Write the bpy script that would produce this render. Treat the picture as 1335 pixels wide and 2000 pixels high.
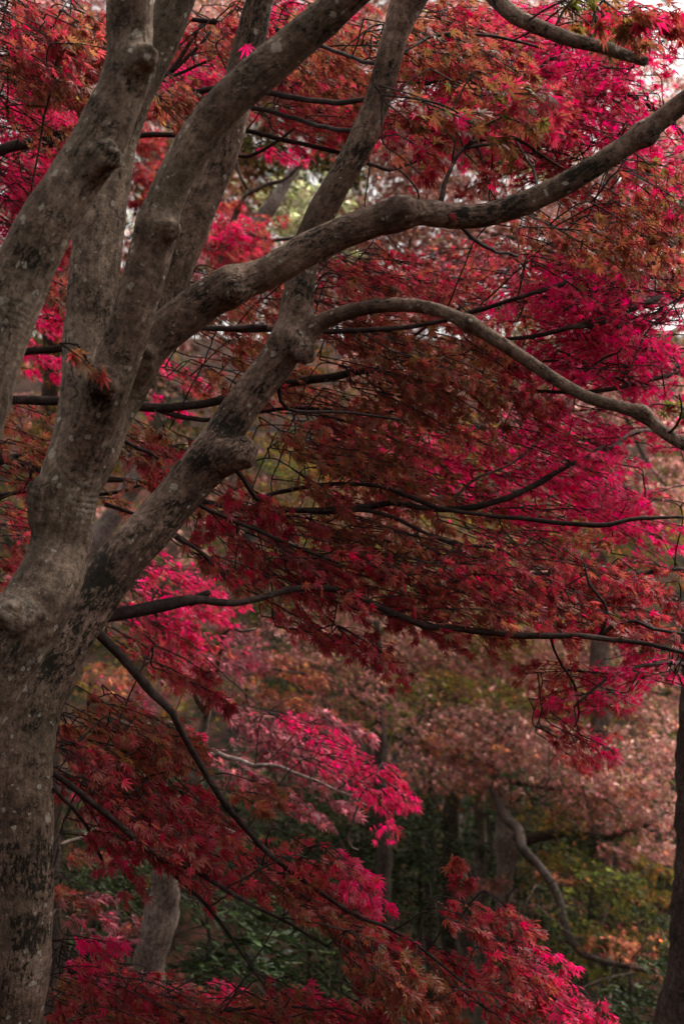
import bpy, math, random
import numpy as np
from mathutils import Vector, Matrix, noise

for o in list(bpy.data.objects):
    bpy.data.objects.remove(o)
scene = bpy.context.scene
COL = scene.collection
R = math.radians

# ------------------------------------------------------------------ camera, light, exposure
CAM = np.array([0.0, 0.0, 1.6]); PITCH = R(10.0)
LENS, SENS = 50.0, 36.0
FPX = LENS / SENS * 2000.0                      # focal length in photo pixels
cam = bpy.data.cameras.new('camera')
cam.lens = LENS; cam.sensor_fit = 'VERTICAL'; cam.sensor_height = SENS; cam.sensor_width = 24.0
cam.clip_start = 0.05; cam.clip_end = 2000
cam.dof.use_dof = True; cam.dof.focus_distance = 4.7; cam.dof.aperture_fstop = 3.4
cam_o = bpy.data.objects.new('camera', cam); COL.objects.link(cam_o)
cam_o.location = CAM; cam_o.rotation_euler = (R(90) + PITCH, 0, 0)
scene.camera = cam_o
FWD = np.array([0, math.cos(PITCH), math.sin(PITCH)])
CUP = np.array([0, -math.sin(PITCH), math.cos(PITCH)])
RIGHT = np.array([1.0, 0, 0]); UP = np.array([0, 0, 1.0])

SUN_EL, SUN_AZ = R(60), R(62)                   # azimuth clockwise from +Y: high, to the right and a little behind the scene
world = bpy.data.worlds.new('World'); scene.world = world; world.use_nodes = True
wn, wl = world.node_tree.nodes, world.node_tree.links
wn.clear()
sky = wn.new('ShaderNodeTexSky'); sky.sky_type = 'NISHITA'; sky.sun_disc = False
sky.sun_elevation = SUN_EL; sky.sun_rotation = SUN_AZ; sky.dust_density = 6.0; sky.air_density = 1.0; sky.ozone_density = 1.0
hs = wn.new('ShaderNodeHueSaturation'); hs.inputs['Saturation'].default_value = 0.18
wb = wn.new('ShaderNodeMix'); wb.data_type = 'RGBA'; wb.blend_type = 'MULTIPLY'; wb.inputs[0].default_value = 1.0
wb.inputs[7].default_value = (1.0, 0.955, 0.90, 1)
bg = wn.new('ShaderNodeBackground'); bg.inputs['Strength'].default_value = 0.15
wo = wn.new('ShaderNodeOutputWorld')
wl.new(sky.outputs[0], hs.inputs['Color']); wl.new(hs.outputs[0], wb.inputs[6]); wl.new(wb.outputs[2], bg.inputs['Color']); wl.new(bg.outputs[0], wo.inputs['Surface'])
sun = bpy.data.lights.new('sun', 'SUN'); sun.energy = 1.15; sun.angle = R(16); sun.color = (1.0, 0.95, 0.88)
sun_o = bpy.data.objects.new('sun', sun); COL.objects.link(sun_o)
sdir = Vector((math.sin(SUN_AZ) * math.cos(SUN_EL), math.cos(SUN_AZ) * math.cos(SUN_EL), math.sin(SUN_EL)))
sun_o.rotation_euler = sdir.to_track_quat('Z', 'Y').to_euler(); sun_o.location = (3, 3, 12)
scene.view_settings.view_transform = 'Standard'; scene.view_settings.look = 'None'
scene.view_settings.gamma = 1.0; scene.view_settings.exposure = 1.08
scene.render.engine = 'CYCLES'
scene.cycles.max_bounces = 7; scene.cycles.diffuse_bounces = 5; scene.cycles.glossy_bounces = 2
scene.cycles.transmission_bounces = 3; scene.cycles.use_denoising = True
scene.cycles.caustics_reflective = False; scene.cycles.caustics_refractive = False

# ------------------------------------------------------------------ helpers
def nrm(v):
    v = np.asarray(v, float); return v / (np.linalg.norm(v, axis=-1, keepdims=True) + 1e-12)
def P(x, y, d):
    """the world point d metres into the scene on the sight line of photo pixel (x, y)"""
    return CAM + d * (FWD + RIGHT * ((x - 667.5) / FPX) - CUP * ((y - 1000.0) / FPX))
def ground_z(x, y):
    y = np.asarray(y, float); a = np.clip((y - 5.0) / 6.0, 0, 1); a = a * a * (3 - 2 * a)
    s = np.clip((y - 17.0) / 23.0, 0, 1); far = np.clip(y - 40, 0, None)
    return -0.15 - 1.25 * a + 11.5 * s ** 1.3 + far * 0.40 - np.clip(far - 40, 0, None) * 0.32
def spline(pts, step):
    """Catmull-Rom through rows of any width (first three columns are the position)"""
    p = np.asarray(pts, float)
    p = np.vstack([2 * p[0] - p[1], p, 2 * p[-1] - p[-2]]); out = []
    for i in range(1, len(p) - 2):
        n = max(2, int(math.ceil(np.linalg.norm(p[i + 1][:3] - p[i][:3]) / step)))
        t = np.linspace(0, 1, n, endpoint=False)[:, None]
        a, b, c, d = p[i - 1], p[i], p[i + 1], p[i + 2]
        out.append(0.5 * (2 * b + (c - a) * t + (2 * a - 5 * b + 4 * c - d) * t ** 2 + (3 * b - a - 3 * c + d) * t ** 3))
    out.append(p[-2][None])
    return np.vstack(out)
def frames(p):
    t = nrm(np.gradient(p, axis=0)); N = np.zeros_like(p)
    a = np.cross(t[0], FWD); a = a if np.linalg.norm(a) > 0.1 else np.cross(t[0], UP)
    n = nrm(np.cross(a, t[0]))
    for i in range(len(p)):
        n = nrm(n - t[i] * np.dot(n, t[i])); N[i] = n
    return t, N, np.cross(t, N)

class Geo:
    """collects triangles, per-vertex colours and bark coordinates for ONE mesh object"""
    def __init__(s): s.v, s.t, s.c, s.m, s.b, s.n = [], [], [], [], [], 0
    def add(s, v, t, c=None, m=0, b=None):
        v = np.asarray(v, np.float32); t = np.asarray(t, np.int32)
        s.v.append(v); s.t.append(t + s.n); s.n += len(v)
        s.c.append(np.ones((len(v), 4), np.float32) * 0.1 if c is None else np.asarray(c, np.float32))
        s.m.append(np.full(len(t), m, np.int32))
        s.b.append(np.zeros((len(v), 3), np.float32) if b is None else np.asarray(b, np.float32))
    def tube(s, p, r, sides=6, m=0, rough=0.0, cap=True, seed=0):
        p = np.asarray(p, float); n = len(p); r = np.broadcast_to(np.asarray(r, float), (n,))
        T, N, B = frames(p); a = np.linspace(0, 2 * math.pi, sides, endpoint=False)
        ca, sa = np.cos(a)[None, :, None], np.sin(a)[None, :, None]
        rr = np.repeat(r[:, None], sides, 1)
        if rough > 0:
            rg = np.random.RandomState(seed + 7)
            w = rg.normal(0, 1, (n, sides)); w = (w + np.roll(w, 1, 1) + np.roll(w, 1, 0) + np.roll(w, -1, 0)) / 2
            rr = rr * (1 + rough * w)
        v = p[:, None] + (N[:, None] * ca + B[:, None] * sa) * rr[:, :, None]
        L = np.concatenate([[0], np.cumsum(np.linalg.norm(np.diff(p, axis=0), axis=1))])
        b = np.stack([np.broadcast_to(np.cos(a), (n, sides)) * rr, np.broadcast_to(np.sin(a), (n, sides)) * rr, np.broadcast_to(L[:, None] + seed * 3.7, (n, sides))], -1)
        i, j = np.meshgrid(np.arange(n - 1), np.arange(sides), indexing='ij'); j2 = (j + 1) % sides
        q0, q1, q2, q3 = i * sides + j, i * sides + j2, (i + 1) * sides + j2, (i + 1) * sides + j
        t = np.concatenate([np.stack([q0, q1, q2], -1).reshape(-1, 3), np.stack([q0, q2, q3], -1).reshape(-1, 3)])
        v = v.reshape(-1, 3); b = b.reshape(-1, 3)
        if cap:
            k = len(v); v = np.vstack([v, p[-1:], p[:1]]); b = np.vstack([b, b[-1:], b[:1]])
            jj = np.arange(sides); jn = (jj + 1) % sides; e = (n - 1) * sides
            t = np.vstack([t, np.stack([e + jj, e + jn, np.full(sides, k)], -1), np.stack([jn, jj, np.full(sides, k + 1)], -1)])
        s.add(v, t, None, m, b)
    def build(s, name, mats, parent=None, smooth=True):
        v = np.vstack(s.v); t = np.vstack(s.t); me = bpy.data.meshes.new(name)
        me.vertices.add(len(v)); me.vertices.foreach_set('co', v.ravel())
        me.loops.add(t.size); me.loops.foreach_set('vertex_index', t.ravel().astype(np.int32))
        me.polygons.add(len(t)); me.polygons.foreach_set('loop_start', np.arange(0, t.size, 3, dtype=np.int32))
        me.polygons.foreach_set('material_index', np.concatenate(s.m))
        me.polygons.foreach_set('use_smooth', np.full(len(t), smooth))
        at = me.attributes.new('leaf_col', 'FLOAT_COLOR', 'POINT'); at.data.foreach_set('color', np.vstack(s.c).ravel())
        at = me.attributes.new('bark_co', 'FLOAT_VECTOR', 'POINT'); at.data.foreach_set('vector', np.vstack(s.b).ravel())
        me.update(calc_edges=True)
        for m in (mats if isinstance(mats, (list, tuple)) else [mats]): me.materials.append(m)
        o = bpy.data.objects.new(name, me); COL.objects.link(o)
        if parent is not None: adopt(o, parent)
        return o
def adopt(o, parent):
    o.parent = parent
    w = Matrix.Identity(4); q = parent
    while q is not None:
        w = Matrix.Translation(q.location) @ w; q = None if q.parent else None
    o.matrix_parent_inverse = Matrix.Translation(-parent.location) if parent.parent is None else Matrix.Identity(4)
def thing(name, label, cat, loc, group=None):
    o = bpy.data.objects.new(name, None); COL.objects.link(o); o.location = loc; o.empty_display_size = 0.2
    o['label'] = label; o['category'] = cat
    if group: o['group'] = group
    return o

# ------------------------------------------------------------------ materials
def new_mat(name):
    m = bpy.data.materials.new(name); m.use_nodes = True; nt = m.node_tree
    return m, nt, nt.nodes, nt.links, nt.nodes['Principled BSDF']
def ramp(nodes, pos, cols):
    r = nodes.new('ShaderNodeValToRGB'); e = r.color_ramp.elements
    while len(e) < len(pos): e.new(0.5)
    for k, (p_, c_) in enumerate(zip(pos, cols)): e[k].position = p_; e[k].color = (c_, c_, c_, 1) if not isinstance(c_, tuple) else (*c_, 1)
    return r
def nz(nodes, links, src, scale, detail=4, rough=0.6):
    n = nodes.new('ShaderNodeTexNoise'); n.inputs['Scale'].default_value = scale; n.inputs['Detail'].default_value = detail; n.inputs['Roughness'].default_value = rough
    links.new(src, n.inputs['Vector']); return n
def mixc(nodes, links, fac, a, b, blend='MIX'):
    m = nodes.new('ShaderNodeMix'); m.data_type = 'RGBA'; m.blend_type = blend
    if isinstance(fac, (int, float)): m.inputs[0].default_value = fac
    else: links.new(fac, m.inputs[0])
    for k, q in ((6, a), (7, b)):
        if isinstance(q, tuple): m.inputs[k].default_value = (*q, 1)
        else: links.new(q, m.inputs[k])
    return m.outputs[2]
def mth(nodes, links, op, a, b):
    m = nodes.new('ShaderNodeMath'); m.operation = op
    for k, q in enumerate((a, b)):
        if isinstance(q, (int, float)): m.inputs[k].default_value = q
        else: links.new(q, m.inputs[k])
    return m.outputs[0]

def bark_mat(name, dark, mid, light, detail=True, lichen=0.6):
    m, nt, N, L, bs = new_mat(name)
    tc = N.new('ShaderNodeTexCoord'); ob = tc.outputs['Object']
    at = N.new('ShaderNodeAttribute'); at.attribute_name = 'bark_co'; bc = at.outputs['Vector']
    def stretched(sx, sz):
        mp = N.new('ShaderNodeMapping'); mp.inputs['Scale'].default_value = (sx, sx, sz); L.new(bc, mp.inputs['Vector']); return mp.outputs[0]
    big = nz(N, L, ob, 5.0, 5, 0.65); r1 = ramp(N, [0.32, 0.5, 0.68], [dark, mid, light]); L.new(big.outputs[0], r1.inputs[0])
    streak = nz(N, L, stretched(75, 9), 1.0, 6, 0.7); r2 = ramp(N, [0.32, 0.68], [0.58, 1.3]); L.new(streak.outputs[0], r2.inputs[0])
    col = mixc(N, L, 1.0, r1.outputs[0], r2.outputs[0], 'MULTIPLY')
    fine = nz(N, L, ob, 170, 3, 0.7); r3 = ramp(N, [0.35, 0.65], [0.72, 1.22]); L.new(fine.outputs[0], r3.inputs[0])
    col = mixc(N, L, 1.0, col, r3.outputs[0], 'MULTIPLY')
    med = nz(N, L, ob, 46, 5, 0.7); r4 = ramp(N, [0.36, 0.5, 0.64], [0.5, 1.0, 1.45]); L.new(med.outputs[0], r4.inputs[0])
    col = mixc(N, L, 1.0, col, r4.outputs[0], 'MULTIPLY')
    height = mth(N, L, 'ADD', mth(N, L, 'MULTIPLY', streak.outputs[0], 0.9), mth(N, L, 'ADD', mth(N, L, 'MULTIPLY', fine.outputs[0], 0.35), mth(N, L, 'MULTIPLY', med.outputs[0], 0.8)))
    if detail:
        def fattr(nm):
            a = N.new('ShaderNodeAttribute'); a.attribute_name = nm; return a.outputs['Fac']
        moss_shade, wrk, lic, film = fattr('moss_shade'), fattr('wrinkle'), fattr('lichen'), fattr('film')
        flm = mixc(N, L, 1.0, col, (1.0, 0.985, 0.92), 'MULTIPLY'); brn = mixc(N, L, 1.0, col, (0.97, 0.88, 0.84), 'MULTIPLY')
        col = mixc(N, L, film, brn, flm)
        # greenish-brown algae film in wide soft zones
        alg = nz(N, L, ob, 3.1, 3, 0.5); ra = ramp(N, [0.5, 0.72], [0.0, 0.35]); L.new(alg.outputs[0], ra.inputs[0])
        col = mixc(N, L, ra.outputs[0], col, (0.115, 0.098, 0.062))
        # long thin cracks along the grain
        ck = N.new('ShaderNodeTexVoronoi'); ck.feature = 'DISTANCE_TO_EDGE'; ck.inputs['Scale'].default_value = 1.0
        wob = nz(N, L, ob, 22, 3, 0.6); add = N.new('ShaderNodeVectorMath'); add.operation = 'MULTIPLY_ADD'
        L.new(wob.outputs['Color'], add.inputs[0]); add.inputs[1].default_value = (1.6, 1.6, 1.6); L.new(stretched(36, 11), add.inputs[2]); L.new(add.outputs[0], ck.inputs['Vector'])
        rc = ramp(N, [0.0, 0.035], [1.0, 0.0]); L.new(ck.outputs['Distance'], rc.inputs[0])
        gate = nz(N, L, ob, 9, 2, 0.5); rg = ramp(N, [0.5, 0.62], [0.0, 1.0]); L.new(gate.outputs[0], rg.inputs[0])
        crack = mth(N, L, 'MULTIPLY', rc.outputs[0], rg.outputs[0])
        col = mixc(N, L, mth(N, L, 'MULTIPLY', crack, 0.8), col, (0.022, 0.017, 0.013))
        # crosswise wrinkles where the stem bends
        wv = N.new('ShaderNodeTexWave'); wv.wave_type = 'BANDS'; wv.bands_direction = 'Z'; wv.inputs['Scale'].default_value = 20; wv.inputs['Distortion'].default_value = 5
        wv.inputs['Detail'].default_value = 3; wv.inputs['Detail Scale'].default_value = 0.7
        L.new(bc, wv.inputs['Vector']); wr = mth(N, L, 'MULTIPLY', wv.outputs['Fac'], wrk)
        rw = ramp(N, [0.15, 0.75], [(0.030, 0.024, 0.018), (0.42, 0.37, 0.31)]); L.new(wv.outputs['Fac'], rw.inputs[0])
        wb_ = nz(N, L, ob, 45, 2, 0.6); rwb = ramp(N, [0.46, 0.6], [0.0, 1.0]); L.new(wb_.outputs[0], rwb.inputs[0])
        col = mixc(N, L, mth(N, L, 'MULTIPLY', mth(N, L, 'MULTIPLY', wrk, rwb.outputs[0]), 0.8), col, rw.outputs[0])
        # pale round lichen
        vo = N.new('ShaderNodeTexVoronoi'); vo.inputs['Scale'].default_value = 26; vo.inputs['Randomness'].default_value = 1.0
        wob2 = nz(N, L, ob, 60, 3, 0.6); ad2 = N.new('ShaderNodeVectorMath'); ad2.operation = 'MULTIPLY_ADD'
        L.new(wob2.outputs['Color'], ad2.inputs[0]); ad2.inputs[1].default_value = (0.022, 0.022, 0.022); L.new(ob, ad2.inputs[2]); L.new(ad2.outputs[0], vo.inputs['Vector'])
        sep = N.new('ShaderNodeSeparateColor'); L.new(vo.outputs['Color'], sep.inputs[0])
        size = mth(N, L, 'MULTIPLY', sep.outputs[0], 0.42)
        inside = mth(N, L, 'LESS_THAN', vo.outputs['Distance'], size)
        pick = mth(N, L, 'LESS_THAN', sep.outputs[1], mth(N, L, 'ADD', mth(N, L, 'MULTIPLY', lic, 0.55), 0.22 * lichen))
        lich = mth(N, L, 'MULTIPLY', mth(N, L, 'MULTIPLY', inside, pick), mth(N, L, 'ADD', mth(N, L, 'MULTIPLY', fine.outputs[0], 0.9), 0.05))
        col = mixc(N, L, lich, col, (0.50, 0.45, 0.37))
        pn = nz(N, L, ob, 30, 4, 0.7); rpn = ramp(N, [0.54, 0.60], [0.0, 0.7]); L.new(pn.outputs[0], rpn.inputs[0])
        col = mixc(N, L, mth(N, L, 'MULTIPLY', rpn.outputs[0], mth(N, L, 'MULTIPLY', lic, 0.9)), col, (0.40, 0.36, 0.29))
        vf = N.new('ShaderNodeTexVoronoi'); vf.inputs['Scale'].default_value = 62; L.new(ad2.outputs[0], vf.inputs['Vector'])
        sf = N.new('ShaderNodeSeparateColor'); L.new(vf.outputs['Color'], sf.inputs[0])
        fl = mth(N, L, 'MULTIPLY', mth(N, L, 'LESS_THAN', vf.outputs['Distance'], mth(N, L, 'MULTIPLY', sf.outputs[0], 0.55)), mth(N, L, 'LESS_THAN', sf.outputs[1], 0.085))
        col = mixc(N, L, mth(N, L, 'MULTIPLY', fl, 0.6), col, (0.46, 0.42, 0.35))
        # black specks in patches: moss, and shade painted behind the front stem
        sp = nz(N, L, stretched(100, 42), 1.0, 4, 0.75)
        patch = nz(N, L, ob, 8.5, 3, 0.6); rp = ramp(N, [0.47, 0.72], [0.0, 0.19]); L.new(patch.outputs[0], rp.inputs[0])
        tot = mth(N, L, 'ADD', mth(N, L, 'ADD', sp.outputs[0], rp.outputs[0]), mth(N, L, 'MULTIPLY', moss_shade, 0.17))
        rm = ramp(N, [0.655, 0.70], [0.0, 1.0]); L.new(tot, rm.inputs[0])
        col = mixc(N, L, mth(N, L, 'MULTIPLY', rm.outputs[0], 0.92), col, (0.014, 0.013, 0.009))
        height = mth(N, L, 'ADD', height, mth(N, L, 'MULTIPLY', rm.outputs[0], 0.5))
        height = mth(N, L, 'SUBTRACT', height, mth(N, L, 'MULTIPLY', crack, 0.9))
        height = mth(N, L, 'ADD', height, mth(N, L, 'MULTIPLY', wr, 0.6))
        height = mth(N, L, 'ADD', height, mth(N, L, 'MULTIPLY', lich, 0.25))
    bp = N.new('ShaderNodeBump'); bp.inputs['Strength'].default_value = 0.9; bp.inputs['Distance'].default_value = 0.010 if detail else 0.004
    L.new(height, bp.inputs['Height']); L.new(bp.outputs[0], bs.inputs['Normal'])
    L.new(col, bs.inputs['Base Color']); bs.inputs['Roughness'].default_value = 0.85; bs.inputs['Specular IOR Level'].default_value = 0.12
    return m
M_BARK = bark_mat('maple_bark', (0.072, 0.048, 0.037), (0.150, 0.107, 0.083), (0.262, 0.195, 0.156))
M_TWIG = bark_mat('dark_twig_bark', (0.020, 0.013, 0.012), (0.034, 0.022, 0.019), (0.056, 0.038, 0.032), detail=False)
M_PALE = bark_mat('pale_branch_bark', (0.12, 0.09, 0.08), (0.22, 0.17, 0.15), (0.32, 0.27, 0.24), detail=False)
M_FARD = bark_mat('dark_far_bark', (0.035, 0.025, 0.020), (0.065, 0.047, 0.038), (0.10, 0.075, 0.062), detail=False)
M_FARM = bark_mat('brown_far_bark', (0.09, 0.067, 0.052), (0.15, 0.115, 0.092), (0.22, 0.175, 0.145), detail=False)

def leaf_mat(name, trans=0.66, rough=0.45, spec=0.5, tv=1.25):
    m, nt, N, L, bs = new_mat(name)
    a = N.new('ShaderNodeAttribute'); a.attribute_name = 'leaf_col'; c = a.outputs['Color']
    tc = N.new('ShaderNodeTexCoord'); n1 = nz(N, L, tc.outputs['Object'], 55, 3, 0.6); r = ramp(N, [0.3, 0.7], [0.72, 1.2]); L.new(n1.outputs[0], r.inputs[0])
    c = mixc(N, L, 1.0, c, r.outputs[0], 'MULTIPLY')
    L.new(c, bs.inputs['Base Color']); bs.inputs['Roughness'].default_value = rough; bs.inputs['Specular IOR Level'].default_value = spec
    h = N.new('ShaderNodeHueSaturation'); h.inputs['Saturation'].default_value = 1.03; h.inputs['Value'].default_value = tv; L.new(c, h.inputs['Color'])
    t = N.new('ShaderNodeBsdfTranslucent'); L.new(h.outputs[0], t.inputs['Color'])
    mx = N.new('ShaderNodeMixShader'); mx.inputs[0].default_value = trans
    L.new(bs.outputs[0], mx.inputs[1]); L.new(t.outputs[0], mx.inputs[2]); L.new(mx.outputs[0], N['Material Output'].inputs['Surface'])
    return m
M_LEAF = leaf_mat('maple_leaf')
M_EVER = leaf_mat('evergreen_leaf', trans=0.2, rough=0.55, spec=0.15)

# ------------------------------------------------------------------ ground
def build_ground():
    xs = np.concatenate([np.linspace(-400, -30, 12), np.linspace(-25, 25, 51), np.linspace(30, 400, 12)])
    ys = np.concatenate([np.linspace(-60, -4, 8), np.linspace(-2, 50, 66), np.linspace(55, 600, 24)])
    X, Y = np.meshgrid(xs, ys); Z = ground_z(X, Y)
    for i in range(X.shape[0]):
        for j in range(X.shape[1]):
            Z[i, j] += 0.10 * noise.noise((X[i, j] * 0.5, Y[i, j] * 0.5, 0)) + 0.03 * noise.noise((X[i, j] * 2.1, Y[i, j] * 2.1, 5))
    n, k = X.shape; g = Geo(); i, j = np.meshgrid(np.arange(n - 1), np.arange(k - 1), indexing='ij')
    q = i * k + j; t = np.concatenate([np.stack([q, q + 1, q + k + 1], -1).reshape(-1, 3), np.stack([q, q + k + 1, q + k], -1).reshape(-1, 3)])
    g.add(np.stack([X, Y, Z], -1).reshape(-1, 3), t)
    m, nt, N, L, bs = new_mat('leaf_litter'); tc = N.new('ShaderNodeTexCoord')
    v = N.new('ShaderNodeTexVoronoi'); v.inputs['Scale'].default_value = 14; L.new(tc.outputs['Object'], v.inputs['Vector'])
    s = N.new('ShaderNodeSeparateColor'); L.new(v.outputs['Color'], s.inputs[0])
    r = ramp(N, [0.0, 0.45, 0.75, 1.0], [(0.018, 0.015, 0.010), (0.035, 0.026, 0.014), (0.075, 0.030, 0.018), (0.10, 0.025, 0.025)]); L.new(s.outputs[0], r.inputs[0])
    b = nz(N, L, tc.outputs['Object'], 0.7, 4, 0.6); r2 = ramp(N, [0.35, 0.6], [(0.02, 0.03, 0.012), (1, 1, 1)]); L.new(b.outputs[0], r2.inputs[0])
    L.new(mixc(N, L, 1.0, r.outputs[0], r2.outputs[0], 'MULTIPLY'), bs.inputs['Base Color']); bs.inputs['Roughness'].default_value = 0.95; bs.inputs['Specular IOR Level'].default_value = 0.05
    bp = N.new('ShaderNodeBump'); bp.inputs['Distance'].default_value = 0.03; L.new(s.outputs[1], bp.inputs['Height']); L.new(bp.outputs[0], bs.inputs['Normal'])
    o = g.build('ground', m); o['kind'] = 'structure'; return o
build_ground()

# ------------------------------------------------------------------ the near maple: blended stems
# rows: photo x, y, thickness in photo pixels, metres into the scene
STEMS = {
 'trunk': [(20, 3200, 190, 4.25), (20, 2700, 150, 4.22), (20, 2300, 136, 4.2), (24, 2000, 130, 4.2), (42, 1850, 128, 4.2), (48, 1650, 126, 4.2), (45, 1500, 124, 4.22),
           (60, 1400, 124, 4.25), (96, 1310, 122, 4.3), (152, 1210, 114, 4.35), (224, 1110, 104, 4.4), (296, 1030, 97, 4.45), (355, 960, 95, 4.48), (408, 895, 91, 4.5),
           (464, 805, 80, 4.52), (506, 750, 80, 4.54), (547, 697, 82, 4.55), (571, 650, 80, 4.56), (580, 600, 70, 4.57), (590, 530, 65, 4.58), (604, 470, 62, 4.58),
           (625, 420, 62, 4.58), (652, 370, 60, 4.58), (690, 305, 58, 4.58), (717, 250, 58, 4.58), (742, 180, 57, 4.57), (760, 110, 56, 4.56), (782, 30, 56, 4.55), (800, -60, 52, 4.5), (815, -200, 46, 4.4), (850, -420, 38, 4.2)],
 'main_stem': [(0, 2600, 110, 4.2), (-75, 2050, 130, 4.12), (-122, 1640, 165, 3.88), (-78, 1420, 175, 3.78), (-24, 1320, 172, 3.77), (36, 1235, 163, 3.79), (88, 1155, 150, 3.84), (114, 1080, 140, 3.9), (129, 1000, 132, 3.9),
           (140, 920, 128, 3.9), (155, 850, 118, 3.92), (163, 770, 108, 3.95), (176, 620, 112, 4.0), (192, 460, 112, 4.02), (214, 320, 106, 4.04), (246, 210, 96, 4.05), (285, 130, 90, 4.06), (322, 55, 84, 4.06), (350, -20, 80, 4.06), (395, -150, 72, 4.05), (450, -380, 60, 4.0)],
 'limb_a2': [(140, 960, 100, 3.9), (163, 880, 104, 3.86), (203, 775, 102, 3.8), (240, 680, 94, 3.77), (273, 570, 92, 3.75), (297, 480, 92, 3.75), (326, 385, 84, 3.75), (372, 295, 85, 3.74), (428, 217, 88, 3.72), (500, 150, 88, 3.7), (570, 90, 84, 3.68), (640, 28, 80, 3.65), (720, -45, 74, 3.6), (820, -150, 66, 3.5), (960, -320, 54, 3.3)],
 'limb_b': [(-10, 2600, 110, 4.15), (-120, 1850, 140, 3.95), (-165, 1450, 165, 3.72), (-160, 1200, 160, 3.55), (-115, 1000, 150, 3.45), (-65, 850, 142, 3.4), (-26, 720, 136, 3.4), (8, 620, 132, 3.4), (48, 520, 128, 3.4), (95, 430, 122, 3.4), (148, 350, 116, 3.4), (193, 275, 114, 3.4),
           (228, 200, 106, 3.4), (250, 130, 102, 3.4), (253, 60, 98, 3.4), (254, 0, 98, 3.38), (258, -120, 92, 3.35), (275, -350, 76, 3.3)],
 'limb_e': [(150, 960, 90, 4.0), (188, 890, 88, 4.06), (228, 800, 84, 4.12), (262, 725, 84, 4.16), (308, 610, 82, 4.24), (344, 510, 84, 4.26), (384, 405, 84, 4.27), (424, 310, 80, 4.27), (455, 215, 74, 4.27), (478, 120, 68, 4.27), (500, 30, 64, 4.26), (522, -70, 58, 4.25), (560, -260, 48, 4.2)],
 'limb_f': [(240, 770, 78, 4.13), (272, 705, 86, 4.13), (310, 658, 86, 4.13), (352, 622, 86, 4.13), (408, 582, 86, 4.13), (456, 557, 80, 4.12), (520, 533, 70, 4.1), (600, 487, 70, 4.08), (680, 450, 67, 4.06), (750, 425, 66, 4.05), (800, 413, 60, 4.04), (870, 421, 54, 4.03), (940, 421, 50, 4.02),
           (1020, 398, 50, 4.0), (1100, 360, 49, 3.98), (1180, 312, 46, 3.96), (1250, 264, 45, 3.95), (1300, 226, 44, 3.93), (1345, 190, 42, 3.9), (1420, 135, 40, 3.85), (1540, 60, 36, 3.7)],
 'limb_g': [(585, 672, 48, 4.56), (608, 645, 42, 4.55), (640, 623, 36, 4.53), (700, 604, 32, 4.5), (760, 596, 31, 4.48), (820, 598, 30, 4.46), (870, 611, 29, 4.44), (920, 635, 30, 4.42), (975, 668, 30, 4.4), (1030, 705, 28, 4.4), (1090, 745, 28, 4.38), (1150, 777, 27, 4.36), (1215, 796, 27, 4.34), (1255, 809, 29, 4.33), (1280, 831, 29, 4.32), (1310, 853, 28, 4.3), (1345, 872, 27, 4.28), (1430, 895, 24, 4.2), (1560, 930, 18, 4.1)],
 'limb_h': [(786, 20, 40, 4.55), (830, -40, 40, 4.5), (880, -75, 38, 4.4), (930, -45, 36, 4.3), (972, 2, 34, 4.25), (1010, 34, 33, 4.2), (1060, 57, 32, 4.18), (1120, 79, 30, 4.16), (1180, 93, 27, 4.14), (1215, 106, 25, 4.12), (1264, 122, 21, 4.1)],
 'limb_d2': [(783, 40, 48, 4.55), (808, 5, 46, 4.55), (835, -35, 42, 4.56), (880, -120, 36, 4.6), (960, -260, 30, 4.7)],
}
STEM_NAME = {'trunk': 'trunk', 'main_stem': 'limb', 'limb_a2': 'limb', 'limb_b': 'limb', 'limb_e': 'limb', 'limb_f': 'limb', 'limb_g': 'limb', 'limb_h': 'limb', 'limb_d2': 'limb'}
# stubs, burls and healed knots: owner, from (x, y, px, depth) to (x, y, px, depth)
NUBS = [('limb_a2', (194, 762, 64, 3.82), (206, 744, 56, 3.70)), ('limb_a2', (186, 755, 24, 3.8), (180, 750, 14, 3.72)), ('trunk', (415, 898, 86, 4.47), (470, 888, 62, 4.42)), ('trunk', (565, 665, 66, 4.53), (594, 688, 46, 4.5)),
        ('limb_a2', (305, 440, 70, 3.73), (338, 452, 34, 3.68)), ('limb_b', (262, 130, 80, 3.38), (288, 112, 50, 3.33)), ('limb_f', (448, 560, 74, 4.1), (462, 566, 50, 4.06)),
        ('limb_f', (770, 420, 62, 4.03), (796, 412, 56, 4.0)), ('limb_b', (185, 320, 70, 3.36), (212, 300, 54, 3.33)), ('main_stem', (20, 1220, 130, 3.76), (28, 1205, 100, 3.73)), ('main_stem', (100, 1000, 90, 3.88), (86, 960, 60, 3.86)),
        ('limb_f', (1255, 262, 44, 3.94), (1268, 262, 34, 3.92)), ('limb_g', (915, 632, 28, 4.41), (916, 626, 20, 4.37)), ('limb_g', (1255, 806, 26, 4.32), (1259, 801, 16, 4.3)), ('limb_e', (270, 720, 66, 4.1), (285, 690, 40, 4.06))]
MAIN = 'near'
def world_rows(rows, f=1.0):
    return np.array([[*P(x, y, d), f * 0.5 * w * d / FPX] for x, y, w, d in rows])
stem_line = {}
for k, rows in STEMS.items():
    stem_line[k] = spline(world_rows(rows, {'limb_f': 0.93, 'limb_g': 0.93, 'limb_h': 0.96, 'main_stem': 0.87, 'limb_a2': 0.89}.get(k, 0.91)), 0.035)
SKEL = {}                       # per tree: list of (point, owner object key)

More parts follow.
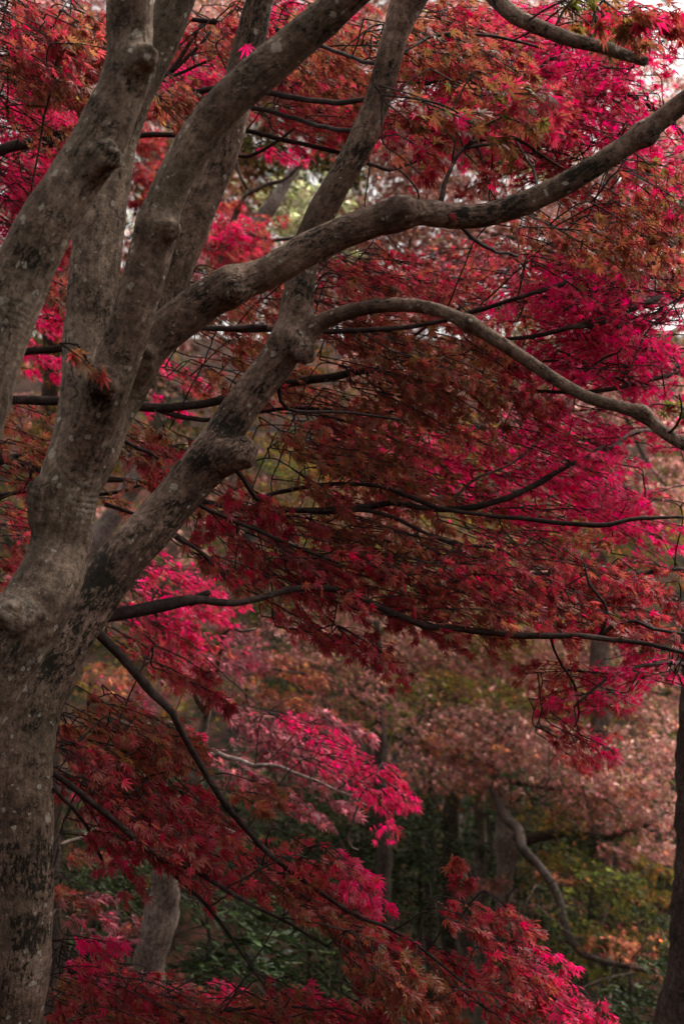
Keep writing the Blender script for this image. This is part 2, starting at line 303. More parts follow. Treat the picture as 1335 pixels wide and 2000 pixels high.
def build_stems():
    import openvdb
    h = 0.009
    segs = []                   # a, b, ra, rb, stem index, s0, N, B
    keys = list(stem_line)
    for ki, k in enumerate(keys):
        S = stem_line[k]; T, N, B = frames(S[:, :3]); s = 0.0
        for i in range(len(S) - 1):
            l = np.linalg.norm(S[i + 1, :3] - S[i, :3])
            segs.append((S[i, :3], S[i + 1, :3], S[i, 3], S[i + 1, 3], ki, s, N[i], B[i])); s += l
    nubs = [(keys.index(k), world_rows([a, b])) for k, a, b in NUBS]
    lo = np.min([np.minimum(s[0], s[1]) for s in segs], 0) - 0.25; hi = np.max([np.maximum(s[0], s[1]) for s in segs], 0) + 0.25
    dims = np.ceil((hi - lo) / h).astype(int)
    BIG = 0.12
    total = np.full(dims, BIG, np.float32)
    def splat(arr, a, b, ra, rb, flat=False):
        m = max(ra, rb) + BIG
        i0 = np.maximum(((np.minimum(a, b) - m - lo) / h).astype(int), 0); i1 = np.minimum(((np.maximum(a, b) + m - lo) / h).astype(int) + 2, dims)
        ax = [lo[q] + h * np.arange(i0[q], i1[q]) for q in range(3)]
        X, Y, Z = np.meshgrid(*ax, indexing='ij', sparse=True)
        ab = b - a; L2 = float(ab @ ab) + 1e-12
        t = ((X - a[0]) * ab[0] + (Y - a[1]) * ab[1] + (Z - a[2]) * ab[2]) / L2
        tc = np.clip(t, 0, 1)
        d = np.sqrt((X - a[0] - tc * ab[0]) ** 2 + (Y - a[1] - tc * ab[1]) ** 2 + (Z - a[2] - tc * ab[2]) ** 2) - (ra + (rb - ra) * tc)
        if flat: d = np.maximum(d, (t - 1) * math.sqrt(L2))
        sl = tuple(slice(i0[q], i1[q]) for q in range(3))
        arr[sl] = np.minimum(arr[sl], d); return sl
    def blend(sub, arr, kk):
        hh = np.clip(0.5 + 0.5 * (arr - sub) / kk, 0, 1)
        return arr * (1 - hh) + sub * hh - kk * hh * (1 - hh)
    for ki, k in enumerate(keys):
        one = np.full(dims, BIG, np.float32); mine = [s for s in segs if s[4] == ki]
        for n_, s in enumerate(mine): splat(one, s[0], s[1], s[2], s[3], flat=(k == 'limb_h' and n_ == len(mine) - 1))
        for nk, w in nubs:
            if nk == ki:
                tmp = np.full(dims, BIG, np.float32); sl = splat(tmp, w[0, :3], w[1, :3], w[0, 3], w[1, 3])
                one[sl] = blend(tmp[sl], one[sl], 0.03)
        total = blend(one, total, 0.030 if k in ('limb_g', 'limb_h', 'limb_d2') else 0.022) if ki else one
    grid = openvdb.FloatGrid(background=BIG); grid.copyFromArray(total.astype(np.float32))
    pts, quads = grid.convertToQuads(0.0)
    V = np.asarray(pts, float) * h + lo; Q = np.asarray(quads, int)
    # nearest stem, bark coordinates
    best = np.full(len(V), 9.9); own = np.zeros(len(V), int); bco = np.zeros((len(V), 3)); cen = np.zeros((len(V), 3))
    for s in segs:
        a, b, ra, rb, ki, s0, Nn, Bb = s
        m = max(ra, rb) + 0.14
        idx = np.nonzero(np.all((V > np.minimum(a, b) - m) & (V < np.maximum(a, b) + m), axis=1))[0]
        if len(idx) == 0: continue
        ab = b - a; l = np.linalg.norm(ab); t = np.clip(((V[idx] - a) @ ab) / (l * l), 0, 1); c = a + t[:, None] * ab
        d = np.linalg.norm(V[idx] - c, axis=1) - (ra + (rb - ra) * t)
        ok = d < best[idx]; ii = idx[ok]
        best[ii] = d[ok]; own[ii] = ki; cen[ii] = c[ok]
        q = V[ii] - c[ok]; bco[ii] = np.stack([q @ Nn, q @ Bb, s0 + t[ok] * l + ki * 5.3], -1)
    # outward normals from the SDF gradient, then real bumps
    nv = nrm(V - cen)
    gi = (V - lo) / h; i0 = np.clip(gi.astype(int), 1, np.array(dims) - 2)
    g = np.stack([total[i0[:, 0] + 1, i0[:, 1], i0[:, 2]] - total[i0[:, 0] - 1, i0[:, 1], i0[:, 2]], total[i0[:, 0], i0[:, 1] + 1, i0[:, 2]] - total[i0[:, 0], i0[:, 1] - 1, i0[:, 2]], total[i0[:, 0], i0[:, 1], i0[:, 2] + 1] - total[i0[:, 0], i0[:, 1], i0[:, 2] - 1]], -1)
    nv = nrm(g)
    def spots(lst):
        out = np.zeros(len(V))
        for k, x, y, d, rx, *wt in lst:
            c = P(x, y, d); rad = rx * d / FPX; dd = np.linalg.norm((V - c) * np.array([1, 0.6, 1]), axis=1) / rad
            f = np.exp(-dd ** 2 * 1.2)
            if k: f = f * (own == keys.index(k))
            out = np.maximum(out, f * (wt[0] if wt else 1.0))
        return out
    moss_shade = spots([('trunk', 192, 1085, 4.32, 46, 1.5), ('trunk', 185, 1140, 4.3, 50, 0.9), ('trunk', 150, 1230, 4.27, 60, 0.9), ('trunk', 105, 1310, 4.2, 60, 1.0), (None, 190, 775, 3.72, 30, 1.4), ('trunk', 512, 758, 4.45, 22), ('trunk', 440, 830, 4.43, 45), ('trunk', 400, 900, 4.42, 45), ('trunk', 265, 1045, 4.38, 26), ('trunk', 350, 985, 4.4, 35), ('trunk', 590, 560, 4.5, 32), ('trunk', 60, 1700, 4.1, 75), ('trunk', 62, 1830, 4.1, 50),  # mossy patches, plus shade behind the front stem painted as dark specks
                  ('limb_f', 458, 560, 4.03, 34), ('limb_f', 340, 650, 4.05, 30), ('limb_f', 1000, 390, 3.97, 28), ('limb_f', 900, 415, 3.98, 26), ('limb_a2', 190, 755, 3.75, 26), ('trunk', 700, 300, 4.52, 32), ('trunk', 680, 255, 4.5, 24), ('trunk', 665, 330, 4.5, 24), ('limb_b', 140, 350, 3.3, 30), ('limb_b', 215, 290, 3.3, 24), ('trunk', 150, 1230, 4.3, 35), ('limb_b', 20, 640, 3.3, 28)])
    wrk = spots([(None, 176, 985, 3.83, 34, .62), (None, 25, 1195, 3.72, 34, .6), ('limb_b', 25, 610, 3.3, 44, .4), ('limb_b', 215, 240, 3.3, 30, .25), ('limb_a2', 325, 440, 3.7, 22, .3)])
    lic = spots([(None, 140, 955, 3.83, 34, 1.1), (None, 172, 945, 3.83, 22, 1.1), (None, 180, 1000, 3.83, 30, .7), (None, 35, 1195, 3.72, 34, 1.0), (None, 70, 1290, 3.7, 26, .9), ('limb_b', 10, 600, 3.3, 60, .8), ('limb_b', 250, 120, 3.3, 50, .5), ('trunk', 590, 560, 4.5, 24, .7), ('trunk', 690, 300, 4.5, 40, .5), ('limb_b', 130, 340, 3.3, 36, 1), ('trunk', 60, 1900, 4.1, 60, .5), ('limb_a2', 480, 150, 3.65, 20, .6), ('trunk', 430, 820, 4.45, 16, 1)])
    film = np.array([{'main_stem': 1.0, 'limb_b': 0.9, 'limb_a2': 0.6, 'limb_e': 0.3}.get(k, 0.0) for k in keys])[own]
    dsp = np.empty(len(V))
    for i, (p, b) in enumerate(zip(V.tolist(), bco.tolist())):
        dsp[i] = 0.0042 * noise.noise((p[0] * 11, p[1] * 11, p[2] * 8)) + 0.0020 * noise.noise((p[0] * 33, p[1] * 33, p[2] * 24)) + 0.0012 * noise.noise((b[0] * 55, b[1] * 55, b[2] * 14))
    for nk, w in nubs:
        c = w[1, :3]; f = np.exp(-(np.linalg.norm(V - c, axis=1) / (w[1, 3] * 1.7)) ** 2); ii = np.nonzero(f > 0.03)[0]
        for i in ii: dsp[i] += f[i] * (0.016 * noise.noise(V[i] * 24) + 0.009 * noise.noise(V[i] * 60))
    thin = np.clip(np.linalg.norm(V - cen, axis=1) / 0.06, 0.3, 1.2)
    V = V + nv * (dsp * thin + wrk * 0.0006 * np.sin(bco[:, 2] * 330 + 3 * np.sin(bco[:, 0] * 60)))[:, None]
    # orientation check, then split by stem so that each limb is an object of its own
    e = np.cross(V[Q[:, 1]] - V[Q[:, 0]], V[Q[:, 2]] - V[Q[:, 0]])
    if np.mean(np.sum(e * nv[Q[:, 0]], 1)) < 0: Q = Q[:, ::-1]
    fn = nrm(np.cross(V[Q[:, 2]] - V[Q[:, 0]], V[Q[:, 3]] - V[Q[:, 1]]))
    vn = np.zeros_like(V)
    for c_ in range(4): np.add.at(vn, Q[:, c_], fn)
    vn = nrm(vn)
    fo = np.array([np.bincount(r, minlength=len(keys)).argmax() for r in own[Q]])
    objs = {}
    for ki, k in enumerate(keys):
        q = Q[fo == ki]
        if len(q) == 0: continue
        used, inv = np.unique(q, return_inverse=True); q2 = inv.reshape(q.shape).astype(np.int32); v = V[used]
        me = bpy.data.meshes.new(STEM_NAME[k])
        me.vertices.add(len(v)); me.vertices.foreach_set('co', v.astype(np.float32).ravel())
        me.loops.add(q2.size); me.loops.foreach_set('vertex_index', q2.ravel())
        me.polygons.add(len(q2)); me.polygons.foreach_set('loop_start', np.arange(0, q2.size, 4, dtype=np.int32))
        me.polygons.foreach_set('use_smooth', np.ones(len(q2), bool))
        for nm, arr in (('moss_shade', moss_shade), ('wrinkle', wrk), ('lichen', lic), ('film', film)):
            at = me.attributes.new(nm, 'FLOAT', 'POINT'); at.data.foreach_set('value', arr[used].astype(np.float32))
        at = me.attributes.new('bark_co', 'FLOAT_VECTOR', 'POINT'); at.data.foreach_set('vector', bco[used].astype(np.float32).ravel())
        me.update(calc_edges=True); me.materials.append(M_BARK)
        me.normals_split_custom_set_from_vertices(vn[used].tolist())
        o = bpy.data.objects.new(STEM_NAME[k], me); COL.objects.link(o); objs[k] = o
    return objs

# ------------------------------------------------------------------ trees: roots, trunks, branches
TREES = {}
def tree(tid, name, label, cat, base, group=None, leaf='maple'):
    base = np.array(base); root = thing(name, label, cat, tuple(base), group)
    TREES[tid] = dict(root=root, pts=[], own=[], leaf=leaf, n=0)
    return root
def skel(tid, pts, owner):
    TREES[tid]['pts'].append(np.asarray(pts, float)); TREES[tid]['own'] += [owner] * len(pts)
def branch(tid, rows, mat=None, name='branch', depth=None, sides=9, rough=0.05, parent=None, wiggle=0.006, attach=True):
    """rows (x, y, px[, depth]) -> a tapering tube of its own"""
    rows = [r if len(r) == 4 else (*r, depth) for r in rows]
    S = spline(world_rows(rows), 0.05 if depth is None or depth < 9 else 0.12); TREES[tid]['n'] += 1; sd = TREES[tid]['n']
    q = S[:, :3].copy()
    for i in range(1, len(q) - 1):
        q[i] += wiggle * np.array(noise.noise_vector((q[i][0] * 9 + sd, q[i][1] * 9, q[i][2] * 9)))
    g = Geo(); g.tube(q, np.maximum(S[:, 3], 0.0018), sides, 0, rough, True, sd)
    o = g.build(name, mat or M_TWIG, parent or TREES[tid]['root'])
    if attach: skel(tid, q, o)
    return o
def down_to_ground(rows):
    """continue the last traced row straight down to the ground"""
    x, y, w, d = rows[-1]; p = P(x, y, d); gz = float(ground_z(p[0], p[1])) - 0.1; out = list(rows); yy = y
    for k in range(60):
        if p[2] <= gz: break
        yy += 70; p = P(x, yy, d); w *= 1.015; out.append((x, yy, w, d))
    out.append((x, yy + 40, w * 1.3, d)); return out
def base_of(rows):
    x, y, w, d = rows[-1]; p = P(x, y, d); return (p[0], p[1], float(ground_z(p[0], p[1])))

bx = P(20, 3000, 4.25)
tree('near', 'maple_tree', 'nearest grey-brown maple of many smooth leaning stems rising at the left edge', 'tree', (bx[0], bx[1], float(ground_z(bx[0], bx[1]))))
stems = build_stems()
for k, o in stems.items(): adopt(o, TREES['near']['root'])
stems['limb_h']['label'] = 'thin limb with a sawn blunt end'
for k in stems: skel('near', stem_line[k][::3, :3], stems[k])

# small branches of the near maple: rows are photo x, y, px, depth
BR_NEAR = [
 [(150, 1215, 30, 4.36), (205, 1204, 27, 4.38), (260, 1193, 26, 4.45), (330, 1180, 25, 4.55), (395, 1170, 21, 4.65), (460, 1178, 18, 4.75), (520, 1165, 16, 4.85), (600, 1146, 16, 4.95), (680, 1157, 17, 5.0), (740, 1187, 16, 5.0), (820, 1218, 16, 5.0), (900, 1228, 16, 5.0), (1000, 1238, 16, 5.0), (1100, 1242, 15, 5.0), (1170, 1245, 14, 5.0), (1250, 1256, 12, 5.0), (1345, 1277, 10, 5.0), (1480, 1310, 6, 5.0)],
 [(370, 1176, 20, 4.6), (400, 1162, 15, 4.58), (409, 1156, 11, 4.57)],
 [(150, 1190, 24, 4.34), (196, 1242, 20, 4.36), (250, 1300, 19, 4.45), (300, 1355, 18, 4.5), (335, 1390, 18, 4.55), (360, 1440, 16, 4.6), (400, 1510, 16, 4.65), (440, 1570, 15, 4.7), (490, 1630, 14, 4.75), (540, 1680, 13, 4.8), (605, 1730, 11, 4.85), (680, 1780, 10, 4.85), (750, 1810, 9, 4.85), (800, 1835, 8, 4.9), (850, 1875, 7, 4.9), (930, 1940, 5, 4.9)],
 [(60, 1480, 18, 4.22), (106, 1512, 12, 4.26), (150, 1545, 13, 4.35), (220, 1600, 13, 4.45), (300, 1670, 14, 4.5), (360, 1690, 13, 4.55), (420, 1725, 12, 4.6), (500, 1770, 9, 4.65), (570, 1805, 8, 4.7), (640, 1850, 6, 4.75)],
 [(300, 1670, 9, 4.5), (420, 1790, 7, 4.6), (500, 1900, 6, 4.7), (560, 1990, 5, 4.7)],
 [(106, 1540, 8, 4.2), (160, 1600, 7, 4.4), (200, 1680, 6, 4.5)],
 [(520, 640, 12, 4.75), (395, 641, 10, 5.0), (480, 644, 11, 5.1), (580, 645, 11, 5.1), (667, 646, 11, 5.1), (760, 643, 10, 5.1), (860, 628, 9, 5.1), (940, 600, 8, 5.15)],
 [(800, 425, 14, 4.05), (858, 400, 12, 4.05), (866, 360, 9, 4.08), (880, 322, 8, 4.12), (905, 290, 7, 4.15), (940, 272, 8, 4.2), (985, 266, 8, 4.22), (1030, 283, 6, 4.25), (1075, 315, 5, 4.3), (1100, 330, 4, 4.3)],
 [(905, 290, 5, 4.15), (925, 262, 5, 4.15), (900, 225, 4, 4.15), (860, 205, 4, 4.12), (800, 192, 4, 4.1), (745, 186, 3, 4.1)],
 [(882, 320, 4, 4.12), (890, 280, 4, 4.1), (872, 262, 4, 4.1), (866, 252, 3, 4.1)],
 [(925, 262, 4, 4.15), (945, 245, 4, 4.2), (990, 222, 3, 4.22), (1040, 195, 3, 4.25)],
 [(812, 415, 5, 4.02), (820, 385, 4, 4.0), (808, 360, 4, 3.98), (790, 340, 4, 3.98), (765, 322, 3, 3.98)],
 [(718, 320, 8, 4.55), (760, 330, 8, 4.7), (800, 318, 8, 4.8), (860, 300, 8, 4.85), (930, 287, 7, 4.9), (990, 280, 6, 5.0)],
 [(900, 440, 9, 4.05), (930, 470, 8, 4.3), (965, 490, 7, 4.5), (1010, 500, 6, 4.7)],
 [(1050, 400, 7, 4.0), (1040, 330, 6, 4.3), (1010, 280, 5, 4.5), (960, 200, 5, 4.7), (880, 120, 5, 4.9), (820, 90, 4, 5.0)],
 [(772, 110, 7, 4.6), (850, 70, 6, 4.8), (960, 70, 6, 4.9), (1060, 95, 5, 5.0)],
 [(1150, 85, 6, 4.16), (1155, 50, 5, 4.18), (1168, 10, 5, 4.2), (1200, -30, 4, 4.2)],
 [(1080, 62, 5, 4.18), (1100, 20, 5, 4.2), (1130, -20, 4, 4.2)],
 [(740, 125, 9, 4.58), (700, 118, 8, 4.75), (670, 105, 8, 4.9), (620, 88, 8, 5.1), (540, 56, 8, 5.3), (460, 48, 9, 5.4), (375, 38, 9, 5.4)],
 [(720, 192, 10, 4.6), (667, 201, 11, 4.8), (600, 195, 11, 5.0), (530, 182, 12, 5.2), (430, 173, 12, 5.4), (375, 180, 12, 5.5)],
 [(705, 256, 9, 4.6), (640, 250, 9, 4.9), (560, 226, 9, 5.2), (500, 211, 10, 5.4), (440, 205, 10, 5.5), (380, 190, 10, 5.6)],
 [(1300, 848, 6, 4.3), (1320, 830, 5, 4.25), (1330, 800, 4, 4.2), (1325, 770, 4, 4.2)],
 [(200, 742, 8, 3.74), (180, 720, 6, 3.7), (165, 690, 5, 3.68), (150, 672, 4, 3.66)],
 [(340, 960, 10, 4.5), (440, 1010, 8, 4.8), (560, 1060, 7, 5.0), (660, 1100, 6, 5.0)],
 [(345, 1050, 8, 4.45), (380, 1070, 7, 4.7), (420, 1110, 6, 4.9), (450, 1140, 5, 5.0)],
 [(450, 900, 12, 4.55), (500, 972, 8, 4.9), (530, 965, 9, 5.2), (600, 951, 9, 5.3), (680, 945, 10, 5.3), (760, 955, 11, 5.3), (850, 990, 11, 5.3), (950, 1005, 10, 5.3), (1060, 1018, 12, 5.3), (1170, 1025, 12, 5.3), (1250, 1012, 10, 5.3), (1345, 1010, 7, 5.3)],
 [(560, 997, 6, 5.3), (640, 1000, 9, 5.3), (720, 997, 8, 5.3), (790, 1020, 8, 5.3), (850, 1050, 8, 5.3), (900, 1068, 8, 5.3), (960, 1070, 7, 5.3), (1030, 1100, 5, 5.3)],
 [(1170, 1245, 9, 5.0), (1195, 1222, 9, 5.0), (1240, 1213, 8, 5.0), (1275, 1230, 7, 5.0), (1345, 1240, 6, 5.0)],
 [(1170, 1243, 8, 5.0), (1185, 1205, 7, 5.0), (1180, 1175, 6, 5.0), (1150, 1140, 5, 5.0), (1140, 1100, 4, 5.0)],
 [(1075, 1245, 5, 5.0), (1090, 1290, 5, 5.1), (1120, 1335, 5, 5.2), (1130, 1390, 4, 5.3), (1120, 1420, 3, 5.3)],
 [(780, 820, 5, 4.9), (670, 805, 6, 4.8), (560, 800, 7, 4.65), (540, 740, 8, 4.58)],
 [(225, 850, 10, 4.1), (280, 880, 8, 4.6), (330, 900, 6, 4.9)],
]
for bi_, rows in enumerate(BR_NEAR):
    pull = {0: 0.10, 2: 0.16, 3: 0.14, 25: 0.10}.get(bi_, 0.0)
    branch('near', [(x_, y_, w_ * (0.8 if pull and i_ > 3 else 1.0), d_ - pull * min(1.0, max(0, i_ - 1) / 3.0)) for i_, (x_, y_, w_, d_) in enumerate(rows)])

# the maple standing to the left behind it: its trunk is outside the picture, its boughs pass behind the near stems
Lr = down_to_ground([(-330, -200, 60, 6.4), (-300, 300, 90, 6.3), (-270, 800, 120, 6.3), (-250, 1300, 140, 6.3)])
tree('behind', 'maple_tree', 'crimson maple whose dark level boughs cross behind the nearest stems from the left', 'tree', base_of(Lr), 'maples with crimson leaves')
branch('behind', Lr, M_BARK, 'trunk', depth=6.3, sides=20)
for rows in [
 [(-275, 420, 40, 6.3), (-120, 330, 30, 6.1), (0, 293, 22, 5.9), (60, 280, 23, 5.8), (130, 275, 22, 5.7), (220, 266, 15, 5.7), (300, 263, 11, 5.7), (365, 262, 10, 5.7), (430, 254, 9, 5.8), (480, 255, 9, 5.8), (560, 275, 9, 5.8), (667, 300, 8, 5.8), (720, 310, 6, 5.8)],
 [(60, 282, 12, 5.8), (100, 262, 11, 5.7), (150, 250, 10, 5.6), (230, 200, 8, 5.7), (330, 140, 9, 5.7), (395, 45, 7, 5.7)],
 [(330, 146, 8, 5.7), (380, 100, 7, 5.7), (412, 60, 6, 5.7)], [(330, 152, 7, 5.7), (380, 128, 6, 5.7), (420, 113, 5, 5.7)],
 [(440, 255, 8, 5.8), (465, 305, 7, 5.8), (500, 300, 7, 5.8), (530, 283, 6, 5.8), (575, 250, 4, 5.8)],
 [(-260, 800, 40, 6.3), (-100, 740, 20, 6.1), (0, 702, 16, 6.0), (60, 685, 16, 6.0), (125, 680, 15, 6.0), (200, 670, 8, 6.0)],
 [(-255, 850, 50, 6.3), (-100, 790, 26, 6.0), (0, 782, 19, 5.8), (100, 783, 19, 5.75), (180, 790, 19, 5.7), (265, 795, 19, 5.7), (350, 795, 18, 5.7), (440, 780, 17, 5.7), (560, 750, 17, 5.7), (640, 738, 17, 5.7), (730, 724, 14, 5.7), (800, 742, 12, 5.7), (870, 748, 11, 5.7), (940, 743, 8, 5.7), (1010, 760, 5, 5.7)],
 [(300, 797, 12, 5.7), (345, 812, 11, 5.7), (380, 818, 10, 5.7), (425, 818, 8, 5.7), (560, 798, 7, 5.8), (667, 803, 7, 5.8), (750, 805, 6, 5.8), (850, 790, 5, 5.8)],
 [(-250, 960, 40, 6.3), (-100, 900, 22, 6.1), (0, 897, 17, 5.9), (45, 908, 18, 5.8), (85, 920, 16, 5.8), (205, 935, 12, 5.8), (300, 945, 11, 5.8), (420, 985, 12, 5.7), (560, 997, 12, 5.6), (640, 995, 13, 5.5), (720, 991, 13, 5.5), (765, 983, 12, 5.5), (850, 995, 12, 5.5), (930, 990, 13, 5.5), (1010, 965, 12, 5.5), (1080, 925, 11, 5.5), (1115, 908, 8, 5.5), (1180, 870, 5, 5.6)],
 [(-240, 1000, 26, 6.3), (-100, 975, 12, 6.1), (0, 968, 8, 5.9), (70, 960, 8, 5.9), (210, 965, 8, 6.0), (290, 940, 6, 6.0)],
 [(0, 905, 9, 5.9), (45, 890, 7, 5.8), (60, 915, 7, 5.7), (50, 950, 6, 5.7), (0, 975, 5, 5.7)],
 [(205, 985, 9, 5.9), (250, 1000, 8, 5.9), (300, 1020, 6, 5.9)],
 [(730, 724, 9, 5.7), (760, 700, 7, 5.8), (830, 640, 6, 5.8), (900, 600, 5, 5.8)],
 [(870, 995, 8, 6.0), (920, 940, 6, 6.0), (1000, 905, 5, 6.0), (1060, 850, 4, 6.0)],
]: branch('behind', rows, M_PALE if rows[0][0] == 870 else None)

# the maple at the right edge
Rr = down_to_ground([(1430, -250, 60, 6.9), (1420, 300, 70, 6.9), (1400, 700, 82, 6.9), (1388, 1000, 92, 6.9), (1378, 1300, 98, 6.9), (1374, 1500, 104, 6.9), (1370, 1750, 112, 6.9), (1364, 1900, 124, 6.9), (1356, 2000, 146, 6.9)])
tree('right', 'maple_tree', 'vivid pink leaved maple with a dark trunk along the right edge', 'tree', base_of(Rr), 'maples with crimson leaves')
branch('right', Rr, M_FARD, 'trunk', depth=6.9, sides=20, rough=0.06)
for rows in [
 [(1395, 800, 30, 6.9), (1380, 600, 22, 6.6), (1340, 571, 16, 6.4), (1260, 592, 14, 6.2), (1170, 630, 13, 6.1), (1110, 640, 12, 6.0), (1050, 655, 11, 6.0), (945, 666, 8, 5.9)],
 [(1400, 750, 24, 6.9), (1400, 520, 14, 6.5), (1335, 474, 11, 6.3), (1250, 500, 10, 6.2), (1180, 525, 10, 6.1), (1110, 551, 11, 6.0), (1010, 583, 10, 5.9), (940, 603, 10, 5.9), (905, 616, 6, 5.9)],
 [(1390, 760, 16, 6.8), (1340, 488, 8, 6.4), (1290, 505, 8, 6.3), (1240, 530, 7, 6.2), (1180, 560, 7, 6.1), (1100, 607, 6, 6.0)],
 [(1392, 900, 24, 6.9), (1335, 728, 12, 6.6), (1300, 735, 11, 6.5), (1230, 752, 10, 6.4), (1150, 765, 10, 6.3), (1040, 766, 8, 6.2), (1020, 762, 5, 6.2)],
 [(1230, 752, 7, 6.4), (1160, 720, 6, 6.3), (1080, 705, 6, 6.2), (1000, 716, 7, 6.1)],
 [(1110, 640, 7, 6.0), (1190, 620, 5, 6.1), (1215, 680, 6, 6.1), (1180, 700, 5, 6.1), (1110, 745, 4, 6.1)],
 [(1385, 1150, 20, 6.9), (1335, 1112, 10, 6.6), (1260, 1118, 10, 6.4), (1180, 1122, 8, 6.3), (1060, 1120, 7, 6.1), (960, 1128, 6, 6.0)],
 [(1386, 1120, 20, 6.9), (1360, 900, 10, 6.6), (1260, 840, 8, 6.4), (1180, 880, 7, 6.3)],
 [(1415, 420, 24, 6.9), (1330, 260, 14, 6.6), (1220, 180, 10, 6.4), (1100, 110, 9, 6.2), (1000, 170, 9, 6.0), (900, 150, 8, 6.0), (830, 165, 7, 6.0)],
 [(1410, 500, 22, 6.9), (1330, 400, 12, 6.5), (1240, 420, 10, 6.2), (1130, 460, 8, 6.1), (1060, 480, 6, 6.0)],
 [(1380, 1350, 18, 6.9), (1340, 1300, 12, 6.5), (1260, 1300, 9, 6.0), (1180, 1330, 7, 5.8), (1120, 1380, 6, 5.7)],
]: branch('right', [(x_, y_, w_ * 0.85, d_ - 0.5 * min(1.0, max(0.0, (1385 - x_) / 60.0))) for x_, y_, w_, d_ in rows], M_PALE if rows[0][1] == 1120 else None)

# further maples; trunks traced where they show
def far_tree(tid, rows, label, mat, branches=(), group='maples standing farther back', name='maple_tree', leaf='maple', sides=14):
    if tid in ('slim', 'stump', 'olive', 'bright', 'ash', 'moor'): name, group = 'broadleaf_tree', 'mixed trees standing farther back'
    rows = down_to_ground(rows)
    tree(tid, name, label, 'shrub' if 'shrub' in name else 'tree', base_of(rows), group, leaf)
    branch(tid, rows, mat, 'trunk', depth=rows[0][3], sides=sides, rough=0.08, wiggle=0.02)
    for b in branches: branch(tid, b, M_FARD if tid == 'salmon' else mat, depth=rows[0][3], sides=8, wiggle=0.015)
far_tree('mauve', [(405, 1380, 16, 7.9), (385, 1500, 24, 7.9), (366, 1590, 32, 7.9), (338, 1640, 44, 7.9), (326, 1690, 52, 7.9), (322, 1740, 56, 7.9), (311, 1800, 66, 7.9), (298, 1880, 64, 7.9), (290, 2000, 66, 7.9)],
 'mauve and pink maple with a pale leaning trunk low at the left', M_FARM,
 [[(395, 1440, 14, 7.9), (350, 1466, 11, 7.4), (265, 1424, 9, 7.2), (215, 1400, 7, 7.1)], [(265, 1424, 7, 7.2), (300, 1415, 7, 7.2), (345, 1413, 5, 7.2)],
  [(380, 1500, 12, 7.9), (420, 1473, 10, 7.4), (500, 1494, 9, 7.1), (560, 1505, 8, 7.0), (640, 1535, 6, 6.9), (720, 1575, 5, 6.8)],
  [(375, 1560, 12, 7.9), (338, 1557, 7, 6.9), (380, 1585, 7, 6.8), (440, 1620, 7, 6.7), (500, 1648, 6, 6.6), (530, 1680, 5, 6.6)],
  [(400, 1400, 12, 7.9), (440, 1240, 9, 7.4), (470, 1235, 6, 7.4), (500, 1228, 5, 7.4)], [(420, 1260, 6, 7.4), (365, 1250, 6, 7.4), (360, 1205, 5, 7.4)], [(400, 1390, 14, 7.9), (340, 1290, 10, 7.4), (300, 1180, 8, 7.0), (330, 1130, 6, 7.0)],
  [(350, 1610, 14, 7.8), (250, 1600, 8, 7.6), (150, 1640, 8, 7.4), (115, 1650, 6, 7.3)], [(700, 1570, 4, 6.8), (680, 1640, 4, 6.9), (700, 1660, 3, 6.9)]])
for o_ in list(TREES['mauve']['root'].children)[1:4]: o_.data.materials[0] = M_PALE
far_tree('salmon', [(955, 1380, 16, 13), (965, 1500, 20, 13), (982, 1590, 28, 13), (990, 1640, 52, 13), (988, 1675, 40, 13), (984, 1760, 32, 13), (975, 1850, 34, 13)],
 'dusty pink maple with a gnarled forked trunk in the right background', M_FARM,
 [[(985, 1635, 30, 13), (1030, 1638, 22, 12.9), (1100, 1626, 18, 12.8), (1185, 1633, 14, 12.6), (1290, 1600, 8, 12.4)],
  [(960, 1540, 14, 12.6), (985, 1594, 20, 11.9), (1012, 1622, 21, 11.6), (1020, 1655, 20, 11.4), (1047, 1687, 18, 11.3), (1076, 1725, 17, 11.2), (1094, 1765, 17, 11.1), (1107, 1820, 15, 11.0), (1130, 1856, 14, 11.0), (1147, 1868, 13, 11.0), (1207, 1884, 11, 11.0), (1307, 1905, 9, 11.0)],
  [(960, 1490, 14, 13), (900, 1440, 10, 13), (820, 1440, 7, 12.8), (760, 1470, 5, 12.6)], [(958, 1430, 12, 13), (1040, 1420, 9, 12.8), (1130, 1440, 7, 12.5), (1230, 1480, 5, 12.4)], [(965, 1520, 10, 13), (1080, 1540, 8, 12.6), (1180, 1560, 6, 12.3)],
  [(950, 1590, 6, 12.8), (960, 1650, 6, 12.7), (955, 1700, 5, 12.7)]])
far_tree('russet', [(890, 1180, 14, 14.5), (884, 1400, 24, 14.5), (884, 1530, 33, 14.5), (882, 1600, 34, 14.5), (880, 1680, 36, 14.5)],
 'tall straight dark trunk carrying russet foliage, left of the gnarled pink maple', M_FARD,
 [[(884, 1350, 14, 14.5), (800, 1290, 9, 14.2), (720, 1240, 7, 14)], [(886, 1320, 12, 14.5), (960, 1280, 8, 14.3), (1040, 1260, 6, 14)], [(884, 1450, 10, 14.5), (830, 1390, 7, 14.3)]])
far_tree('slim', [(925, 1380, 12, 13.8), (932, 1530, 20, 13.8), (936, 1600, 23, 13.8), (938, 1670, 25, 13.8)], 'slim grey-brown trunk between the straight dark trunk and the gnarled one', M_FARM)
far_tree('amber', [(735, 1200, 12, 11.5), (742, 1400, 22, 11.5), (745, 1560, 27, 11.5), (748, 1660, 30, 11.5)], 'maple with amber and salmon leaves spreading left of its thin trunk in mid distance', M_FARD,
 [[(740, 1390, 12, 11.5), (640, 1330, 8, 11), (550, 1310, 6, 10.6), (470, 1300, 4, 10.4)], [(738, 1300, 10, 11.5), (700, 1310, 7, 11.4), (650, 1285, 5, 11.3)]])
